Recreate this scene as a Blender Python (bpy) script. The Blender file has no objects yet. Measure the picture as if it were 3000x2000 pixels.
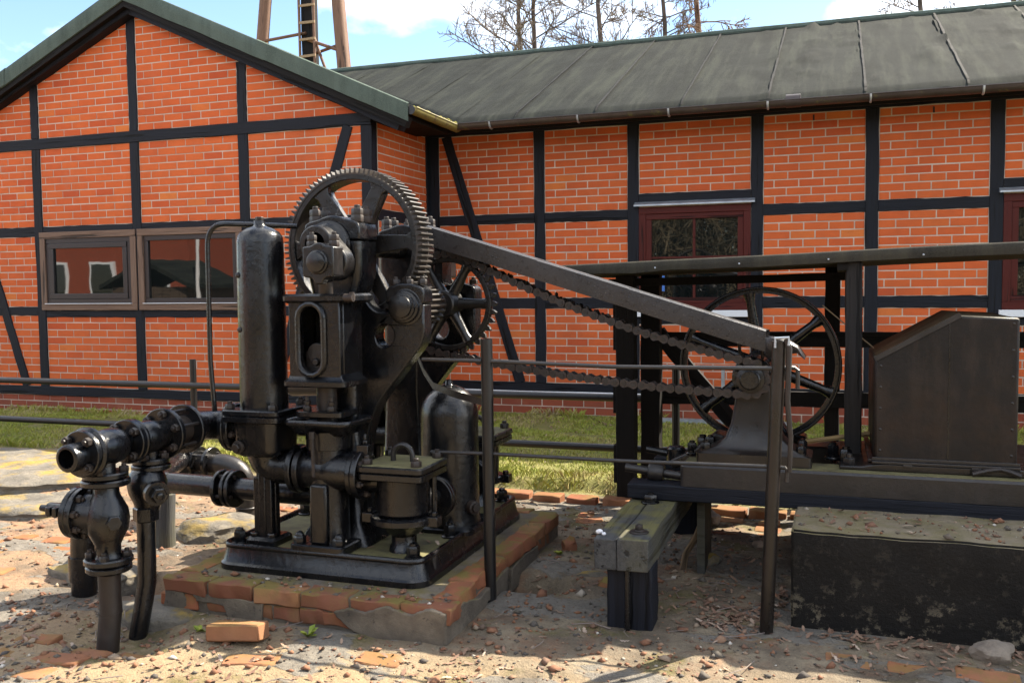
import bpy, bmesh, math, random
import numpy as np
from mathutils import Vector, Matrix, noise
from mathutils.geometry import tessellate_polygon

random.seed(7)
rng = np.random.default_rng(11)
R = math.radians
SC = bpy.context.scene
COL = SC.collection

# ------------------------------------------------------------------ camera
YAW, PITCH, ROLL = 0.3344746, 0.06091786, -0.01120134
fwd = Vector((-math.sin(YAW) * math.cos(PITCH), math.cos(YAW) * math.cos(PITCH), -math.sin(PITCH)))
rgt = Vector((math.cos(YAW), math.sin(YAW), 0))
upv = rgt.cross(fwd)
r2 = rgt * math.cos(ROLL) + upv * math.sin(ROLL)
u2 = -rgt * math.sin(ROLL) + upv * math.cos(ROLL)
cam_data = bpy.data.cameras.new('camera')
cam = bpy.data.objects.new('camera', cam_data)
COL.objects.link(cam)
cam_data.sensor_fit = 'HORIZONTAL'
cam_data.sensor_width = 36.0
cam_data.lens = 2719.62 / 3000 * 36
cam_data.clip_start = 0.05
cam_data.clip_end = 2000
mw = Matrix.Identity(4)
for i in range(3):
    mw[i][0] = r2[i]; mw[i][1] = u2[i]; mw[i][2] = -fwd[i]
mw[2][3] = 1.5
cam.matrix_world = mw
SC.camera = cam

# ------------------------------------------------------------------ light
SUN = Vector((0.66, 0.78, 1.0)).normalized()          # direction towards the sun
EL = math.asin(SUN.z)
AZ = math.atan2(SUN.x, SUN.y)
world = bpy.data.worlds.new('World')
SC.world = world
world.use_nodes = True
wn = world.node_tree
wn.nodes.clear()


def wnode(t, **kw):
    n = wn.nodes.new(t)
    for k, v in kw.items():
        setattr(n, k, v)
    return n


sky = wnode('ShaderNodeTexSky', sky_type='NISHITA', sun_disc=False, sun_elevation=EL, sun_rotation=AZ,
            air_density=1.0, dust_density=0.15, ozone_density=2.2, altitude=300)
tc = wnode('ShaderNodeTexCoord')
mp = wnode('ShaderNodeMapping')
mp.inputs['Location'].default_value = (0.55, 0.1, 0.6)
mp.inputs['Scale'].default_value = (1.0, 1.0, 1.7)
wn.links.new(tc.outputs['Generated'], mp.inputs['Vector'])
nz = wnode('ShaderNodeTexNoise')
nz.inputs['Scale'].default_value = 3.1
nz.inputs['Detail'].default_value = 9
nz.inputs['Roughness'].default_value = 0.52
wn.links.new(mp.outputs['Vector'], nz.inputs['Vector'])
cr = wnode('ShaderNodeValToRGB')
cr.color_ramp.elements[0].position = 0.45
cr.color_ramp.elements[0].color = (0, 0, 0, 1)
cr.color_ramp.elements[1].position = 0.585
cr.color_ramp.elements[1].color = (1, 1, 1, 1)
wn.links.new(nz.outputs['Fac'], cr.inputs['Fac'])
nz2 = wnode('ShaderNodeTexNoise')
nz2.inputs['Scale'].default_value = 6.0
nz2.inputs['Detail'].default_value = 6
wn.links.new(mp.outputs['Vector'], nz2.inputs['Vector'])
cr2 = wnode('ShaderNodeValToRGB')
cr2.color_ramp.elements[0].position = 0.3
cr2.color_ramp.elements[0].color = (7.0, 7.3, 7.8, 1)
cr2.color_ramp.elements[1].position = 0.585
cr2.color_ramp.elements[1].color = (12.0, 12.0, 11.8, 1)
wn.links.new(nz2.outputs['Fac'], cr2.inputs['Fac'])
mx = wnode('ShaderNodeMix', data_type='RGBA')
wn.links.new(cr.outputs['Color'], mx.inputs['Factor'])
wn.links.new(sky.outputs['Color'], mx.inputs['A'])
wn.links.new(cr2.outputs['Color'], mx.inputs['B'])
bg = wnode('ShaderNodeBackground')
bg.inputs['Strength'].default_value = 0.062
wn.links.new(mx.outputs['Result'], bg.inputs['Color'])
wo = wnode('ShaderNodeOutputWorld')
wn.links.new(bg.outputs['Background'], wo.inputs['Surface'])

sl = bpy.data.lights.new('sun', 'SUN')
sl.energy = 3.8
sl.angle = R(0.5)
sl.color = (1.0, 0.90, 0.74)
so = bpy.data.objects.new('sun', sl)
COL.objects.link(so)
so.rotation_euler = SUN.to_track_quat('Z', 'Y').to_euler()
so.location = (6, 8, 12)

SC.view_settings.view_transform = 'Standard'
SC.view_settings.look = 'None'
SC.view_settings.gamma = 1.0
SC.view_settings.exposure = 2.22
SC.view_settings.use_curve_mapping = False
SC.cycles.max_bounces = 6
SC.cycles.diffuse_bounces = 3
SC.cycles.glossy_bounces = 3
SC.cycles.transmission_bounces = 3
SC.cycles.sample_clamp_indirect = 6

# ------------------------------------------------------------------ materials
MATS = {}


class NT:
    """small helper for building node trees"""
    def __init__(s, name):
        s.m = bpy.data.materials.new(name)
        s.m.use_nodes = True
        s.t = s.m.node_tree
        s.t.nodes.clear()
        s.out = s.n('ShaderNodeOutputMaterial')
        s.b = s.n('ShaderNodeBsdfPrincipled')
        s.l(s.b.outputs[0], s.out.inputs[0])
        s.bumpn = None
        MATS[name] = s.m

    def n(s, t, **kw):
        nd = s.t.nodes.new(t)
        for k, v in kw.items():
            setattr(nd, k, v)
        return nd

    def l(s, a, b):
        s.t.links.new(a, b)

    def put(s, sock, v):
        if hasattr(v, 'links') or hasattr(v, 'is_linked'):
            s.l(v, sock)
        else:
            sock.default_value = v

    def obj(s):
        return s.n('ShaderNodeTexCoord').outputs['Object']

    def pos(s):
        return s.n('ShaderNodeNewGeometry').outputs['Position']

    def attr(s, name, out='Vector'):
        return s.n('ShaderNodeAttribute', attribute_name=name).outputs[out]

    def mapv(s, v, scale=(1, 1, 1), loc=(0, 0, 0)):
        m = s.n('ShaderNodeMapping')
        m.inputs['Scale'].default_value = scale
        m.inputs['Location'].default_value = loc
        s.l(v, m.inputs['Vector'])
        return m.outputs[0]

    def noise(s, v, scale, detail=4, rough=0.55, dist=0.0):
        nd = s.n('ShaderNodeTexNoise')
        s.l(v, nd.inputs['Vector'])
        nd.inputs['Scale'].default_value = scale
        nd.inputs['Detail'].default_value = detail
        nd.inputs['Roughness'].default_value = rough
        nd.inputs['Distortion'].default_value = dist
        return nd.outputs['Fac']

    def vor(s, v, scale, feature='F1', out='Distance'):
        nd = s.n('ShaderNodeTexVoronoi', feature=feature)
        s.l(v, nd.inputs['Vector'])
        nd.inputs['Scale'].default_value = scale
        return nd.outputs[out]

    def ramp(s, f, stops, interp='LINEAR'):
        nd = s.n('ShaderNodeValToRGB')
        nd.color_ramp.interpolation = interp
        e = nd.color_ramp.elements
        while len(e) < len(stops):
            e.new(0.5)
        for el, (p, c) in zip(e, stops):
            el.position = p
            if isinstance(c, (int, float)):
                c = (c, c, c)
            el.color = (c[0], c[1], c[2], 1)
        s.l(f, nd.inputs['Fac'])
        return nd.outputs['Color']

    def mix(s, f, a, b, mode='MIX'):
        nd = s.n('ShaderNodeMix', data_type='RGBA', blend_type=mode)
        s.put(nd.inputs['Factor'], f)
        for k, v in (('A', a), ('B', b)):
            if isinstance(v, tuple):
                v = (v[0], v[1], v[2], 1)
            s.put(nd.inputs[k], v)
        return nd.outputs['Result']

    def math(s, op, a, b=0.0, clamp=False):
        nd = s.n('ShaderNodeMath', operation=op, use_clamp=clamp)
        s.put(nd.inputs[0], a)
        s.put(nd.inputs[1], b)
        return nd.outputs[0]

    def sep(s, v):
        nd = s.n('ShaderNodeSeparateXYZ')
        s.l(v, nd.inputs[0])
        return nd.outputs

    def normal_z(s):
        return s.sep(s.n('ShaderNodeNewGeometry').outputs['Normal'])['Z']

    def col(s, v):
        if isinstance(v, tuple):
            v = (v[0], v[1], v[2], 1)
        s.put(s.b.inputs['Base Color'], v)

    def rough(s, v):
        s.put(s.b.inputs['Roughness'], v)

    def bump(s, h, strength=0.3, dist=0.01):
        nd = s.n('ShaderNodeBump')
        nd.inputs['Strength'].default_value = strength
        nd.inputs['Distance'].default_value = dist
        s.l(h, nd.inputs['Height'])
        if s.bumpn is not None:
            s.l(s.bumpn.outputs[0], nd.inputs['Normal'])
        s.bumpn = nd
        for lk in list(s.b.inputs['Normal'].links):
            s.t.links.remove(lk)
        s.l(nd.outputs[0], s.b.inputs['Normal'])


def rnd_per_piece(m):
    """0..1 that differs from piece to piece, both for single objects and for joined pieces"""
    a = m.attr('rnd', 'Fac')
    o = m.n('ShaderNodeObjectInfo').outputs['Random']
    return m.math('FRACT', m.math('ADD', a, o))


def mat_brick(name, stops, dirt=0.25, moss=0.0):
    m = NT(name)
    p = m.pos()
    r = rnd_per_piece(m)
    c = m.ramp(r, stops)
    n1 = m.noise(p, 9, 5, 0.6)
    c = m.mix(m.ramp(n1, [(0.42, 0.0), (0.75, dirt)]), c, (0.16, 0.07, 0.045))
    n2 = m.noise(m.mapv(p, (1, 1, 0.6)), 3.2, 4, 0.6)
    c = m.mix(m.ramp(n2, [(0.60, 0.0), (0.8, 0.25)]), c, (0.46, 0.24, 0.16))
    c = m.mix(m.ramp(m.noise(m.mapv(p, (1, 1, 0.5), (3, 5, 1)), 0.75, 6, 0.65), [(0.48, 0.0), (0.72, 0.38)]), c, (0.27, 0.075, 0.035))
    n3 = m.noise(p, 140, 3, 0.7)
    c = m.mix(m.ramp(n3, [(0.62, 0.0), (0.75, 0.35)]), c, (0.14, 0.05, 0.035))
    if moss:
        nm = m.noise(p, 6, 7, 0.68)
        f = m.math('MULTIPLY', m.ramp(nm, [(0.44, 0.0), (0.56, moss)]), m.ramp(m.normal_z(), [(0.1, 0.15), (0.8, 1.0)]))
        c = m.mix(f, c, (0.15, 0.125, 0.035))
    m.col(c)
    m.b.inputs['Specular IOR Level'].default_value = 0.15
    m.rough(0.82)
    m.bump(m.noise(p, 60, 5, 0.7), 0.35, 0.006)
    return m


mat_brick('brick', [(0.0, (0.49, 0.088, 0.031)), (0.08, (0.54, 0.104, 0.034)), (0.3, (0.60, 0.128, 0.038)), (0.5, (0.56, 0.112, 0.035)),
                    (0.72, (0.62, 0.138, 0.040)), (0.96, (0.59, 0.124, 0.037)), (1.0, (0.64, 0.18, 0.046))], 0.16)
mat_brick('old_brick', [(0.0, (0.20, 0.078, 0.042)), (0.35, (0.28, 0.105, 0.052)), (0.7, (0.16, 0.07, 0.045)),
                        (1.0, (0.32, 0.16, 0.08))], 0.85, 0.85)
mat_brick('pale_brick', [(0.0, (0.22, 0.095, 0.05)), (0.5, (0.28, 0.135, 0.07)), (1.0, (0.21, 0.075, 0.04))], 0.6, 0.45)
mat_brick('plinth_brick', [(0.0, (0.24, 0.055, 0.032)), (0.5, (0.30, 0.075, 0.04)), (1.0, (0.22, 0.06, 0.04))], 0.5)

m = NT('mortar')
p = m.pos()
m.col(m.ramp(m.noise(p, 5, 5), [(0.3, (0.46, 0.38, 0.31)), (0.7, (0.62, 0.53, 0.44))]))
m.rough(0.95)
m.bump(m.noise(p, 90, 4, 0.7), 0.4, 0.004)


def mat_timber(name, stops, rough=0.6, moss=0.0, bump=0.5, spec=0.4):
    m = NT(name)
    g = m.mapv(m.attr('grain'), (1.2, 26, 26))
    n1 = m.noise(g, 2.0, 6, 0.6, 0.6)
    c = m.ramp(n1, stops)
    p = m.pos()
    crack = m.ramp(m.noise(m.mapv(m.attr('grain'), (0.9, 17, 17), (3, 1, 7)), 1.3, 3, 0.5), [(0.60, 0.0), (0.66, 1.0)])
    c = m.mix(crack, c, tuple(v * 0.35 for v in stops[0][1]))
    if moss:
        nm = m.noise(p, 5, 6, 0.6)
        f = m.math('MULTIPLY', m.ramp(nm, [(0.38, 0.0), (0.58, moss)]), m.ramp(m.normal_z(), [(0.2, 0.25), (0.9, 1.0)]))
        c = m.mix(f, c, (0.135, 0.12, 0.035))
    m.col(c)
    m.rough(m.ramp(n1, [(0.2, rough - 0.1), (0.8, rough + 0.12)]))
    m.b.inputs['Specular IOR Level'].default_value = spec
    m.bump(n1, bump, 0.006)
    m.bump(crack, 0.7, -0.006)
    return m


mat_timber('black_timber', [(0.25, (0.0035, 0.0042, 0.0065)), (0.66, (0.011, 0.013, 0.020)), (0.85, (0.022, 0.025, 0.035))], 0.6, 0, 0.8, 0.22)
mat_timber('dark_timber', [(0.25, (0.0035, 0.003, 0.0028)), (0.75, (0.010, 0.0085, 0.0075))], 0.7, 0, 0.5, 0.2)
mat_timber('mossy_timber', [(0.25, (0.022, 0.023, 0.025)), (0.75, (0.070, 0.071, 0.070))], 0.7, 0.8, 0.8)
mat_timber('brown_frame', [(0.25, (0.10, 0.055, 0.035)), (0.7, (0.20, 0.125, 0.085))], 0.65)
mat_timber('red_frame', [(0.25, (0.055, 0.0085, 0.0065)), (0.75, (0.085, 0.013, 0.009))], 0.5, 0, 0.2, 0.2)
mat_timber('grey_timber', [(0.25, (0.009, 0.008, 0.008)), (0.75, (0.024, 0.021, 0.020))], 0.65, 0, 0.7, 0.25)
mat_timber('weathered_wood', [(0.25, (0.20, 0.13, 0.075)), (0.75, (0.36, 0.26, 0.16))], 0.8, 0.15, 0.8)
mat_timber('fresh_wood', [(0.25, (0.46, 0.30, 0.13)), (0.75, (0.60, 0.42, 0.20))], 0.7)
mat_timber('mast_wood', [(0.25, (0.10, 0.05, 0.03)), (0.75, (0.20, 0.11, 0.07))], 0.7)
mat_timber('shed_board', [(0.25, (0.05, 0.035, 0.025)), (0.75, (0.10, 0.07, 0.05))], 0.8)


def mat_iron(name, c0, c1, rust, rough=(0.16, 0.34), rustf=0.35, bs=0.26):
    c0 = tuple(v * 0.38 for v in c0); c1 = tuple(v * 0.42 for v in c1); rust = tuple(v * 0.55 for v in rust)
    m = NT(name)
    p = m.pos()
    n1 = m.noise(p, 6, 6, 0.62)
    c = m.ramp(n1, [(0.3, c0), (0.7, c1)])
    n2 = m.noise(m.mapv(p, (1, 1, 0.45)), 13, 6, 0.68)
    c = m.mix(m.ramp(n2, [(0.50, 0.0), (0.74, rustf)]), c, rust)
    n4 = m.noise(p, 230, 2, 0.6)
    c = m.mix(m.ramp(n4, [(0.70, 0.0), (0.76, 0.5)]), c, (0.06, 0.052, 0.045))
    m.col(c)
    m.rough(m.ramp(n2, [(0.35, rough[0]), (0.68, rough[1])]))
    m.b.inputs['Specular IOR Level'].default_value = 0.5
    m.bump(m.noise(p, 26, 5, 0.6), bs, 0.010)
    m.bump(m.noise(p, 170, 3, 0.6), bs * 0.8, 0.003)
    return m


mat_iron('iron', (0.0065, 0.0075, 0.0105), (0.014, 0.0145, 0.017), (0.045, 0.027, 0.019), rustf=0.2)
mat_iron('gear_iron', (0.012, 0.0115, 0.012), (0.024, 0.021, 0.02), (0.05, 0.033, 0.023), (0.22, 0.42))
mat_iron('gear_tooth', (0.05, 0.042, 0.035), (0.09, 0.07, 0.055), (0.13, 0.075, 0.045), (0.4, 0.65), 0.6)
mat_iron('chain_iron', (0.010, 0.008, 0.008), (0.020, 0.014, 0.013), (0.045, 0.024, 0.018), (0.3, 0.5), 0.5, 0.5)
mat_iron('chain_plate', (0.045, 0.034, 0.034), (0.080, 0.056, 0.052), (0.11, 0.062, 0.048), (0.3, 0.5), 0.5, 0.4)
mat_iron('rusty_iron', (0.030, 0.021, 0.017), (0.05, 0.034, 0.026), (0.085, 0.045, 0.028), (0.42, 0.65), 0.55)
mat_iron('brown_steel', (0.017, 0.0125, 0.0105), (0.031, 0.023, 0.019), (0.050, 0.027, 0.016), (0.26, 0.45), 0.5, 0.2)
mat_iron('grey_steel', (0.030, 0.027, 0.027), (0.056, 0.049, 0.047), (0.075, 0.046, 0.030), (0.30, 0.5), 0.4, 0.25)
mat_iron('rail_paint', (0.010, 0.010, 0.012), (0.017, 0.016, 0.017), (0.03, 0.02, 0.016), (0.33, 0.45), 0.2, 0.12)

m = NT('mossy_iron')
p = m.pos()
n1 = m.noise(p, 7, 6, 0.6)
c = m.ramp(n1, [(0.32, (0.075, 0.066, 0.028)), (0.52, (0.145, 0.13, 0.055)), (0.75, (0.045, 0.038, 0.026))])
m.col(c); m.rough(0.75)
m.bump(m.noise(p, 60, 5, 0.7), 0.4, 0.006)

m = NT('galvanised')
p = m.pos()
m.col(m.ramp(m.noise(p, 8, 5), [(0.3, (0.33, 0.36, 0.40)), (0.7, (0.50, 0.54, 0.58))]))
m.rough(0.4)
m.b.inputs['Metallic'].default_value = 0.6
m = NT('white_sheet')
m.col((0.72, 0.74, 0.77)); m.rough(0.4)


def mat_felt(name, c0, c1, c2, streak=0.5, dirx=True):
    m = NT(name)
    p = m.pos()
    n1 = m.noise(p, 2.1, 5, 0.6)
    c = m.ramp(n1, [(0.3, c0), (0.7, c1)])
    st = m.noise(m.mapv(p, (5.5, 0.45, 0.45)), 1.3, 6, 0.65)
    c = m.mix(m.ramp(st, [(0.46, 0.0), (0.66, streak)]), c, c2)
    c = m.mix(m.ramp(m.noise(m.mapv(p, (3, 0.6, 0.6), (7, 1, 2)), 1.1, 5, 0.65), [(0.50, 0.0), (0.66, 0.6)]), c, tuple(v * 0.55 for v in c0))
    g = m.noise(p, 260, 2, 0.8)
    c = m.mix(m.ramp(g, [(0.42, 0.0), (0.68, 0.5)]), c, tuple(v * 1.7 for v in c1))
    m.col(c)
    m.rough(0.92)
    m.b.inputs['Specular IOR Level'].default_value = 0.08
    m.bump(g, 0.5, 0.004)
    m.bump(m.noise(p, 5, 4, 0.6), 0.25, 0.02)
    return m


mat_felt('roof_felt', (0.0095, 0.0112, 0.0106), (0.019, 0.0215, 0.0198), (0.046, 0.050, 0.038), 0.6)
mat_felt('green_felt', (0.060, 0.080, 0.068), (0.095, 0.120, 0.102), (0.03, 0.036, 0.03), 0.35)
mat_felt('cover_felt', (0.022, 0.021, 0.018), (0.048, 0.044, 0.036), (0.08, 0.072, 0.046), 0.5)
m = NT('guard_sheet')
p = m.pos()
c = m.ramp(m.noise(p, 4, 6, 0.6), [(0.3, (0.016, 0.0145, 0.015)), (0.7, (0.032, 0.028, 0.028))])
c = m.mix(m.ramp(m.noise(p, 190, 2, 0.6), [(0.66, 0.0), (0.71, 0.7)]), c, (0.20, 0.18, 0.16))
m.col(c)
m.rough(m.ramp(m.noise(p, 30, 4), [(0.3, 0.22), (0.7, 0.42)]))
m.bump(m.noise(p, 90, 4, 0.7), 0.35, 0.004)

m = NT('gutter_paint')
p = m.pos()
c = m.ramp(m.noise(p, 6, 5), [(0.3, (0.032, 0.022, 0.020)), (0.7, (0.055, 0.040, 0.036))])
c = m.mix(m.ramp(m.noise(p, 11, 6, 0.7), [(0.58, 0.0), (0.68, 0.6)]), c, (0.13, 0.12, 0.035))
m.col(c); m.rough(0.38)
m = NT('mossy_gutter')
p = m.pos()
c = m.ramp(m.noise(p, 14, 6, 0.7), [(0.35, (0.10, 0.065, 0.035)), (0.5, (0.20, 0.17, 0.04)), (0.7, (0.16, 0.11, 0.06))])
m.col(c); m.rough(0.6)
m = NT('moss')
p = m.pos()
m.col(m.ramp(m.noise(p, 30, 5, 0.7), [(0.3, (0.10, 0.10, 0.012)), (0.6, (0.22, 0.19, 0.03)), (0.8, (0.30, 0.22, 0.05))]))
m.rough(0.95)
m.bump(m.noise(p, 120, 4), 0.9, 0.01)

m = NT('glass')
m.col((0.006, 0.008, 0.008)); m.rough(0.015)
m.b.inputs['IOR'].default_value = 1.9
m.b.inputs['Specular IOR Level'].default_value = 0.5
m.bump(m.noise(m.pos(), 1.6, 2), 0.04, 0.02)
m = NT('dark_frame')
m.col((0.017, 0.015, 0.016)); m.rough(0.38)

m = NT('concrete')
p = m.pos()
c = m.ramp(m.noise(p, 4, 6, 0.65), [(0.3, (0.048, 0.039, 0.030)), (0.52, (0.115, 0.094, 0.070)), (0.72, (0.20, 0.165, 0.12))])
nm = m.noise(p, 6, 6, 0.65)
f = m.math('MULTIPLY', m.ramp(nm, [(0.45, 0.0), (0.60, 0.8)]), m.ramp(m.normal_z(), [(0.3, 0.0), (0.9, 1.0)]))
c = m.mix(f, c, (0.13, 0.105, 0.03))
c = m.mix(m.ramp(m.noise(p, 23, 5, 0.7), [(0.60, 0.0), (0.66, 0.6)]), c, (0.03, 0.026, 0.022))
m.col(c); m.rough(0.92)
m.bump(m.noise(p, 40, 6, 0.75), 0.7, 0.012)

m = NT('tarred_concrete')
p = m.pos()
bare = m.ramp(m.noise(p, 17, 9, 0.78), [(0.545, 0.0), (0.60, 1.0)])
low = m.ramp(m.math('ADD', m.sep(p)['Z'], m.math('MULTIPLY', m.noise(p, 2.2, 4, 0.6), 0.25)), [(0.15, 1.0), (0.36, 0.15)])
up = m.ramp(m.normal_z(), [(0.55, 0.0), (0.85, 1.0)])
tar = m.ramp(m.noise(p, 5, 5), [(0.3, (0.0025, 0.0023, 0.0023)), (0.7, (0.009, 0.0075, 0.006))])
cc = m.ramp(m.noise(p, 7, 6, 0.65), [(0.3, (0.06, 0.052, 0.038)), (0.7, (0.20, 0.17, 0.12))])
f = m.math('MULTIPLY', bare, low)
c = m.mix(f, tar, cc)
topc = m.mix(m.ramp(m.noise(p, 6, 6, 0.65), [(0.46, 0.0), (0.62, 0.7)]), m.mix(0.6, cc, (0.24, 0.195, 0.13)), (0.14, 0.12, 0.045))  # top face: tan lightened to look sunlit, moss patches over it
c = m.mix(up, c, topc)
m.col(c)
m.rough(m.ramp(f, [(0.0, 0.6), (1.0, 0.95)]))
m.b.inputs['Specular IOR Level'].default_value = 0.25
m.bump(m.noise(p, 50, 6, 0.75), 0.6, 0.01)
m.bump(bare, 0.4, -0.004)

m = NT('ground')
p = m.pos()
xyz = m.sep(p)
n1 = m.noise(p, 1.1, 6, 0.62)
n2 = m.noise(p, 3.3, 7, 0.66)
n3 = m.noise(p, 22, 5, 0.7)
c = m.ramp(n2, [(0.30, (0.055, 0.043, 0.031)), (0.46, (0.115, 0.092, 0.066)), (0.58, (0.18, 0.148, 0.105)), (0.72, (0.24, 0.20, 0.14))])
c = m.mix(m.ramp(m.noise(p, 1.7, 6, 0.7, 0.4), [(0.52, 0.0), (0.64, 0.6)]), c, (0.17, 0.078, 0.040))
sand_lit = m.math('MULTIPLY', m.ramp(m.math('ADD', xyz['Y'], m.math('MULTIPLY', n2, 0.9)), [(0.0, 0.9), (1.0, 0.9)]), 1.0)
ysand_lit = m.n('ShaderNodeMapRange')
m.l(m.math('ADD', xyz['Y'], m.math('MULTIPLY', n2, 1.1)), ysand_lit.inputs[0])
ysand_lit.inputs[1].default_value = 3.65; ysand_lit.inputs[2].default_value = 4.15
ysand_lit.inputs[3].default_value = 0.8; ysand_lit.inputs[4].default_value = 0.0
c = m.mix(ysand_lit.outputs[0], c, m.mix(n3, (0.20, 0.145, 0.085), (0.31, 0.235, 0.14)))  # front strip: pale sand, with its sunlit tone put into the colour
lft = m.n('ShaderNodeMapRange')
m.l(m.math('ADD', xyz['X'], m.math('MULTIPLY', n1, 1.6)), lft.inputs[0])
lft.inputs[1].default_value = -3.2; lft.inputs[2].default_value = -1.9
lft.inputs[3].default_value = 1.0; lft.inputs[4].default_value = 0.0
c = m.mix(m.math('MULTIPLY', lft.outputs[0], m.ramp(n2, [(0.40, 0.2), (0.55, 0.85)])), c, m.mix(n3, (0.19, 0.085, 0.042), (0.27, 0.19, 0.115)))
c = m.mix(m.ramp(m.noise(p, 2.3, 7, 0.7), [(0.54, 0.0), (0.63, 0.8)]), c, (0.085, 0.075, 0.018))
asph = m.ramp(m.noise(m.mapv(p, (1, 1.5, 1), (4.1, 2.7, 0)), 1.05, 5, 0.62), [(0.515, 0.0), (0.535, 0.9)])
c = m.mix(asph, c, m.ramp(n3, [(0.3, (0.085, 0.080, 0.073)), (0.7, (0.165, 0.155, 0.138))]))
c = m.mix(m.ramp(m.noise(m.mapv(p, (1, 1, 1), (9, 3, 1)), 1.5, 5, 0.65), [(0.56, 0.0), (0.68, 0.75)]), c, (0.045, 0.034, 0.023))
gy = m.n('ShaderNodeMapRange')
m.l(m.math('ADD', xyz['Y'], m.math('MULTIPLY', n2, 0.3)), gy.inputs[0])
gy.inputs[1].default_value = 6.40; gy.inputs[2].default_value = 6.60
c = m.mix(gy.outputs[0], c, m.ramp(n2, [(0.35, (0.10, 0.11, 0.022)), (0.55, (0.15, 0.145, 0.035)), (0.72, (0.17, 0.13, 0.065))]))
c = m.mix(m.ramp(m.noise(p, 130, 3, 0.7), [(0.58, 0.0), (0.72, 0.5)]), c, (0.28, 0.21, 0.135))
c = m.mix(m.ramp(m.noise(p, 95, 3, 0.7), [(0.58, 0.0), (0.72, 0.7)]), c, (0.04, 0.033, 0.028))
c = m.mix(1.0, c, (1.15, 1.12, 1.06), 'MULTIPLY')
m.col(c); m.rough(0.95)
m.bump(asph, 0.6, 0.012)
m.bump(m.noise(p, 18, 6, 0.72), 0.8, 0.03)
m.bump(m.noise(p, 120, 4, 0.7), 0.6, 0.006)

m = NT('grass')
r = m.attr('rnd', 'Fac')
c = m.ramp(r, [(0.0, (0.12, 0.165, 0.013)), (0.4, (0.21, 0.25, 0.022)), (0.72, (0.29, 0.28, 0.038)), (0.9, (0.33, 0.27, 0.10)), (1.0, (0.38, 0.30, 0.15))])
m.col(c); m.rough(0.7)
m = NT('leaf')
r = m.attr('rnd', 'Fac')
m.col(m.ramp(r, [(0.0, (0.14, 0.075, 0.045)), (0.5, (0.18, 0.10, 0.065)), (0.85, (0.25, 0.16, 0.105)), (1.0, (0.40, 0.31, 0.24))]))
m.rough(0.75)
m = NT('chip')
r = m.attr('rnd', 'Fac')
m.col(m.ramp(r, [(0.0, (0.06, 0.05, 0.045)), (0.3, (0.10, 0.085, 0.065)), (0.55, (0.17, 0.075, 0.04)), (0.85, (0.22, 0.105, 0.055)), (0.96, (0.26, 0.21, 0.15)), (1.0, (0.5, 0.46, 0.40))]))
m.rough(0.9)

m = NT('case_steel')
p = m.pos()
c = m.ramp(m.noise(p, 3.0, 7, 0.65), [(0.32, (0.0055, 0.0048, 0.0048)), (0.5, (0.010, 0.0075, 0.0065)), (0.68, (0.025, 0.0135, 0.008))])
c = m.mix(m.ramp(m.noise(m.mapv(p, (1, 1, 0.25)), 9, 6, 0.7), [(0.50, 0.0), (0.66, 0.7)]), c, (0.028, 0.019, 0.014))
c = m.mix(m.math('MULTIPLY', m.ramp(m.normal_z(), [(0.4, 0.0), (0.8, 0.7)]), m.noise(p, 6, 5, 0.6)), c, (0.07, 0.06, 0.025))
m.col(c)
m.rough(m.ramp(m.noise(p, 8, 6, 0.7), [(0.3, 0.38), (0.7, 0.6)]))
m.b.inputs['Specular IOR Level'].default_value = 0.3
m.bump(m.noise(p, 5, 4, 0.6), 0.3, 0.02)
m.bump(m.noise(p, 150, 3, 0.6), 0.25, 0.003)

m = NT('stone')
p = m.obj()
r = m.n('ShaderNodeObjectInfo').outputs['Random']
c = m.ramp(m.noise(p, 9, 6, 0.65), [(0.3, (0.10, 0.085, 0.07)), (0.7, (0.27, 0.23, 0.18))])
c = m.mix(m.ramp(r, [(0.0, 0.0), (1.0, 0.35)]), c, (0.28, 0.12, 0.07))
m.col(c); m.rough(0.9)
m.bump(m.noise(p, 30, 6, 0.7), 0.6, 0.02)
m = NT('slab')
p = m.pos()
c = m.ramp(m.noise(m.mapv(p, (1, 1, 3)), 5, 7, 0.7), [(0.3, (0.07, 0.062, 0.052)), (0.55, (0.17, 0.15, 0.12)), (0.75, (0.30, 0.25, 0.18))])
c = m.mix(m.math('MULTIPLY', m.ramp(m.noise(p, 3.5, 6, 0.65), [(0.50, 0.0), (0.62, 0.85)]), m.ramp(m.normal_z(), [(0.3, 0.0), (0.9, 1.0)])), c, (0.30, 0.20, 0.03))
m.col(c); m.rough(0.93)
m.bump(m.noise(p, 16, 7, 0.75), 0.9, 0.03)
m = NT('bark')
p = m.obj()
m.col(m.ramp(m.noise(m.mapv(p, (3, 3, 0.6)), 3, 5, 0.65), [(0.3, (0.045, 0.035, 0.03)), (0.7, (0.13, 0.10, 0.085))]))
m.rough(0.9)
m = NT('twig')
m.col((0.19, 0.15, 0.13)); m.rough(0.85)
m = NT('larch_twig')
m.col((0.16, 0.095, 0.055)); m.rough(0.85)
m = NT('foliage')
r = m.attr('rnd', 'Fac')
m.col(m.ramp(r, [(0.0, (0.030, 0.026, 0.015)), (0.6, (0.07, 0.055, 0.030)), (1.0, (0.12, 0.09, 0.05))]))
m.rough(0.8)
m = NT('paper_white')
m.col((0.7, 0.7, 0.72)); m.rough(0.6)
m = NT('paper_blue')
m.col((0.05, 0.16, 0.5)); m.rough(0.5)
m = NT('roof_tile')
m.col((0.22, 0.07, 0.045)); m.rough(0.8)


# ------------------------------------------------------------------ mesh helpers
def vec(*a):
    return Vector(a)


def perp(a):
    a = a.normalized()
    t = Vector((0, 0, 1)) if abs(a.z) < 0.9 else Vector((1, 0, 0))
    u = a.cross(t).normalized()
    return u, a.cross(u).normalized()


ORG = {}          # world origin of every top-level Empty / part chain


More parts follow.
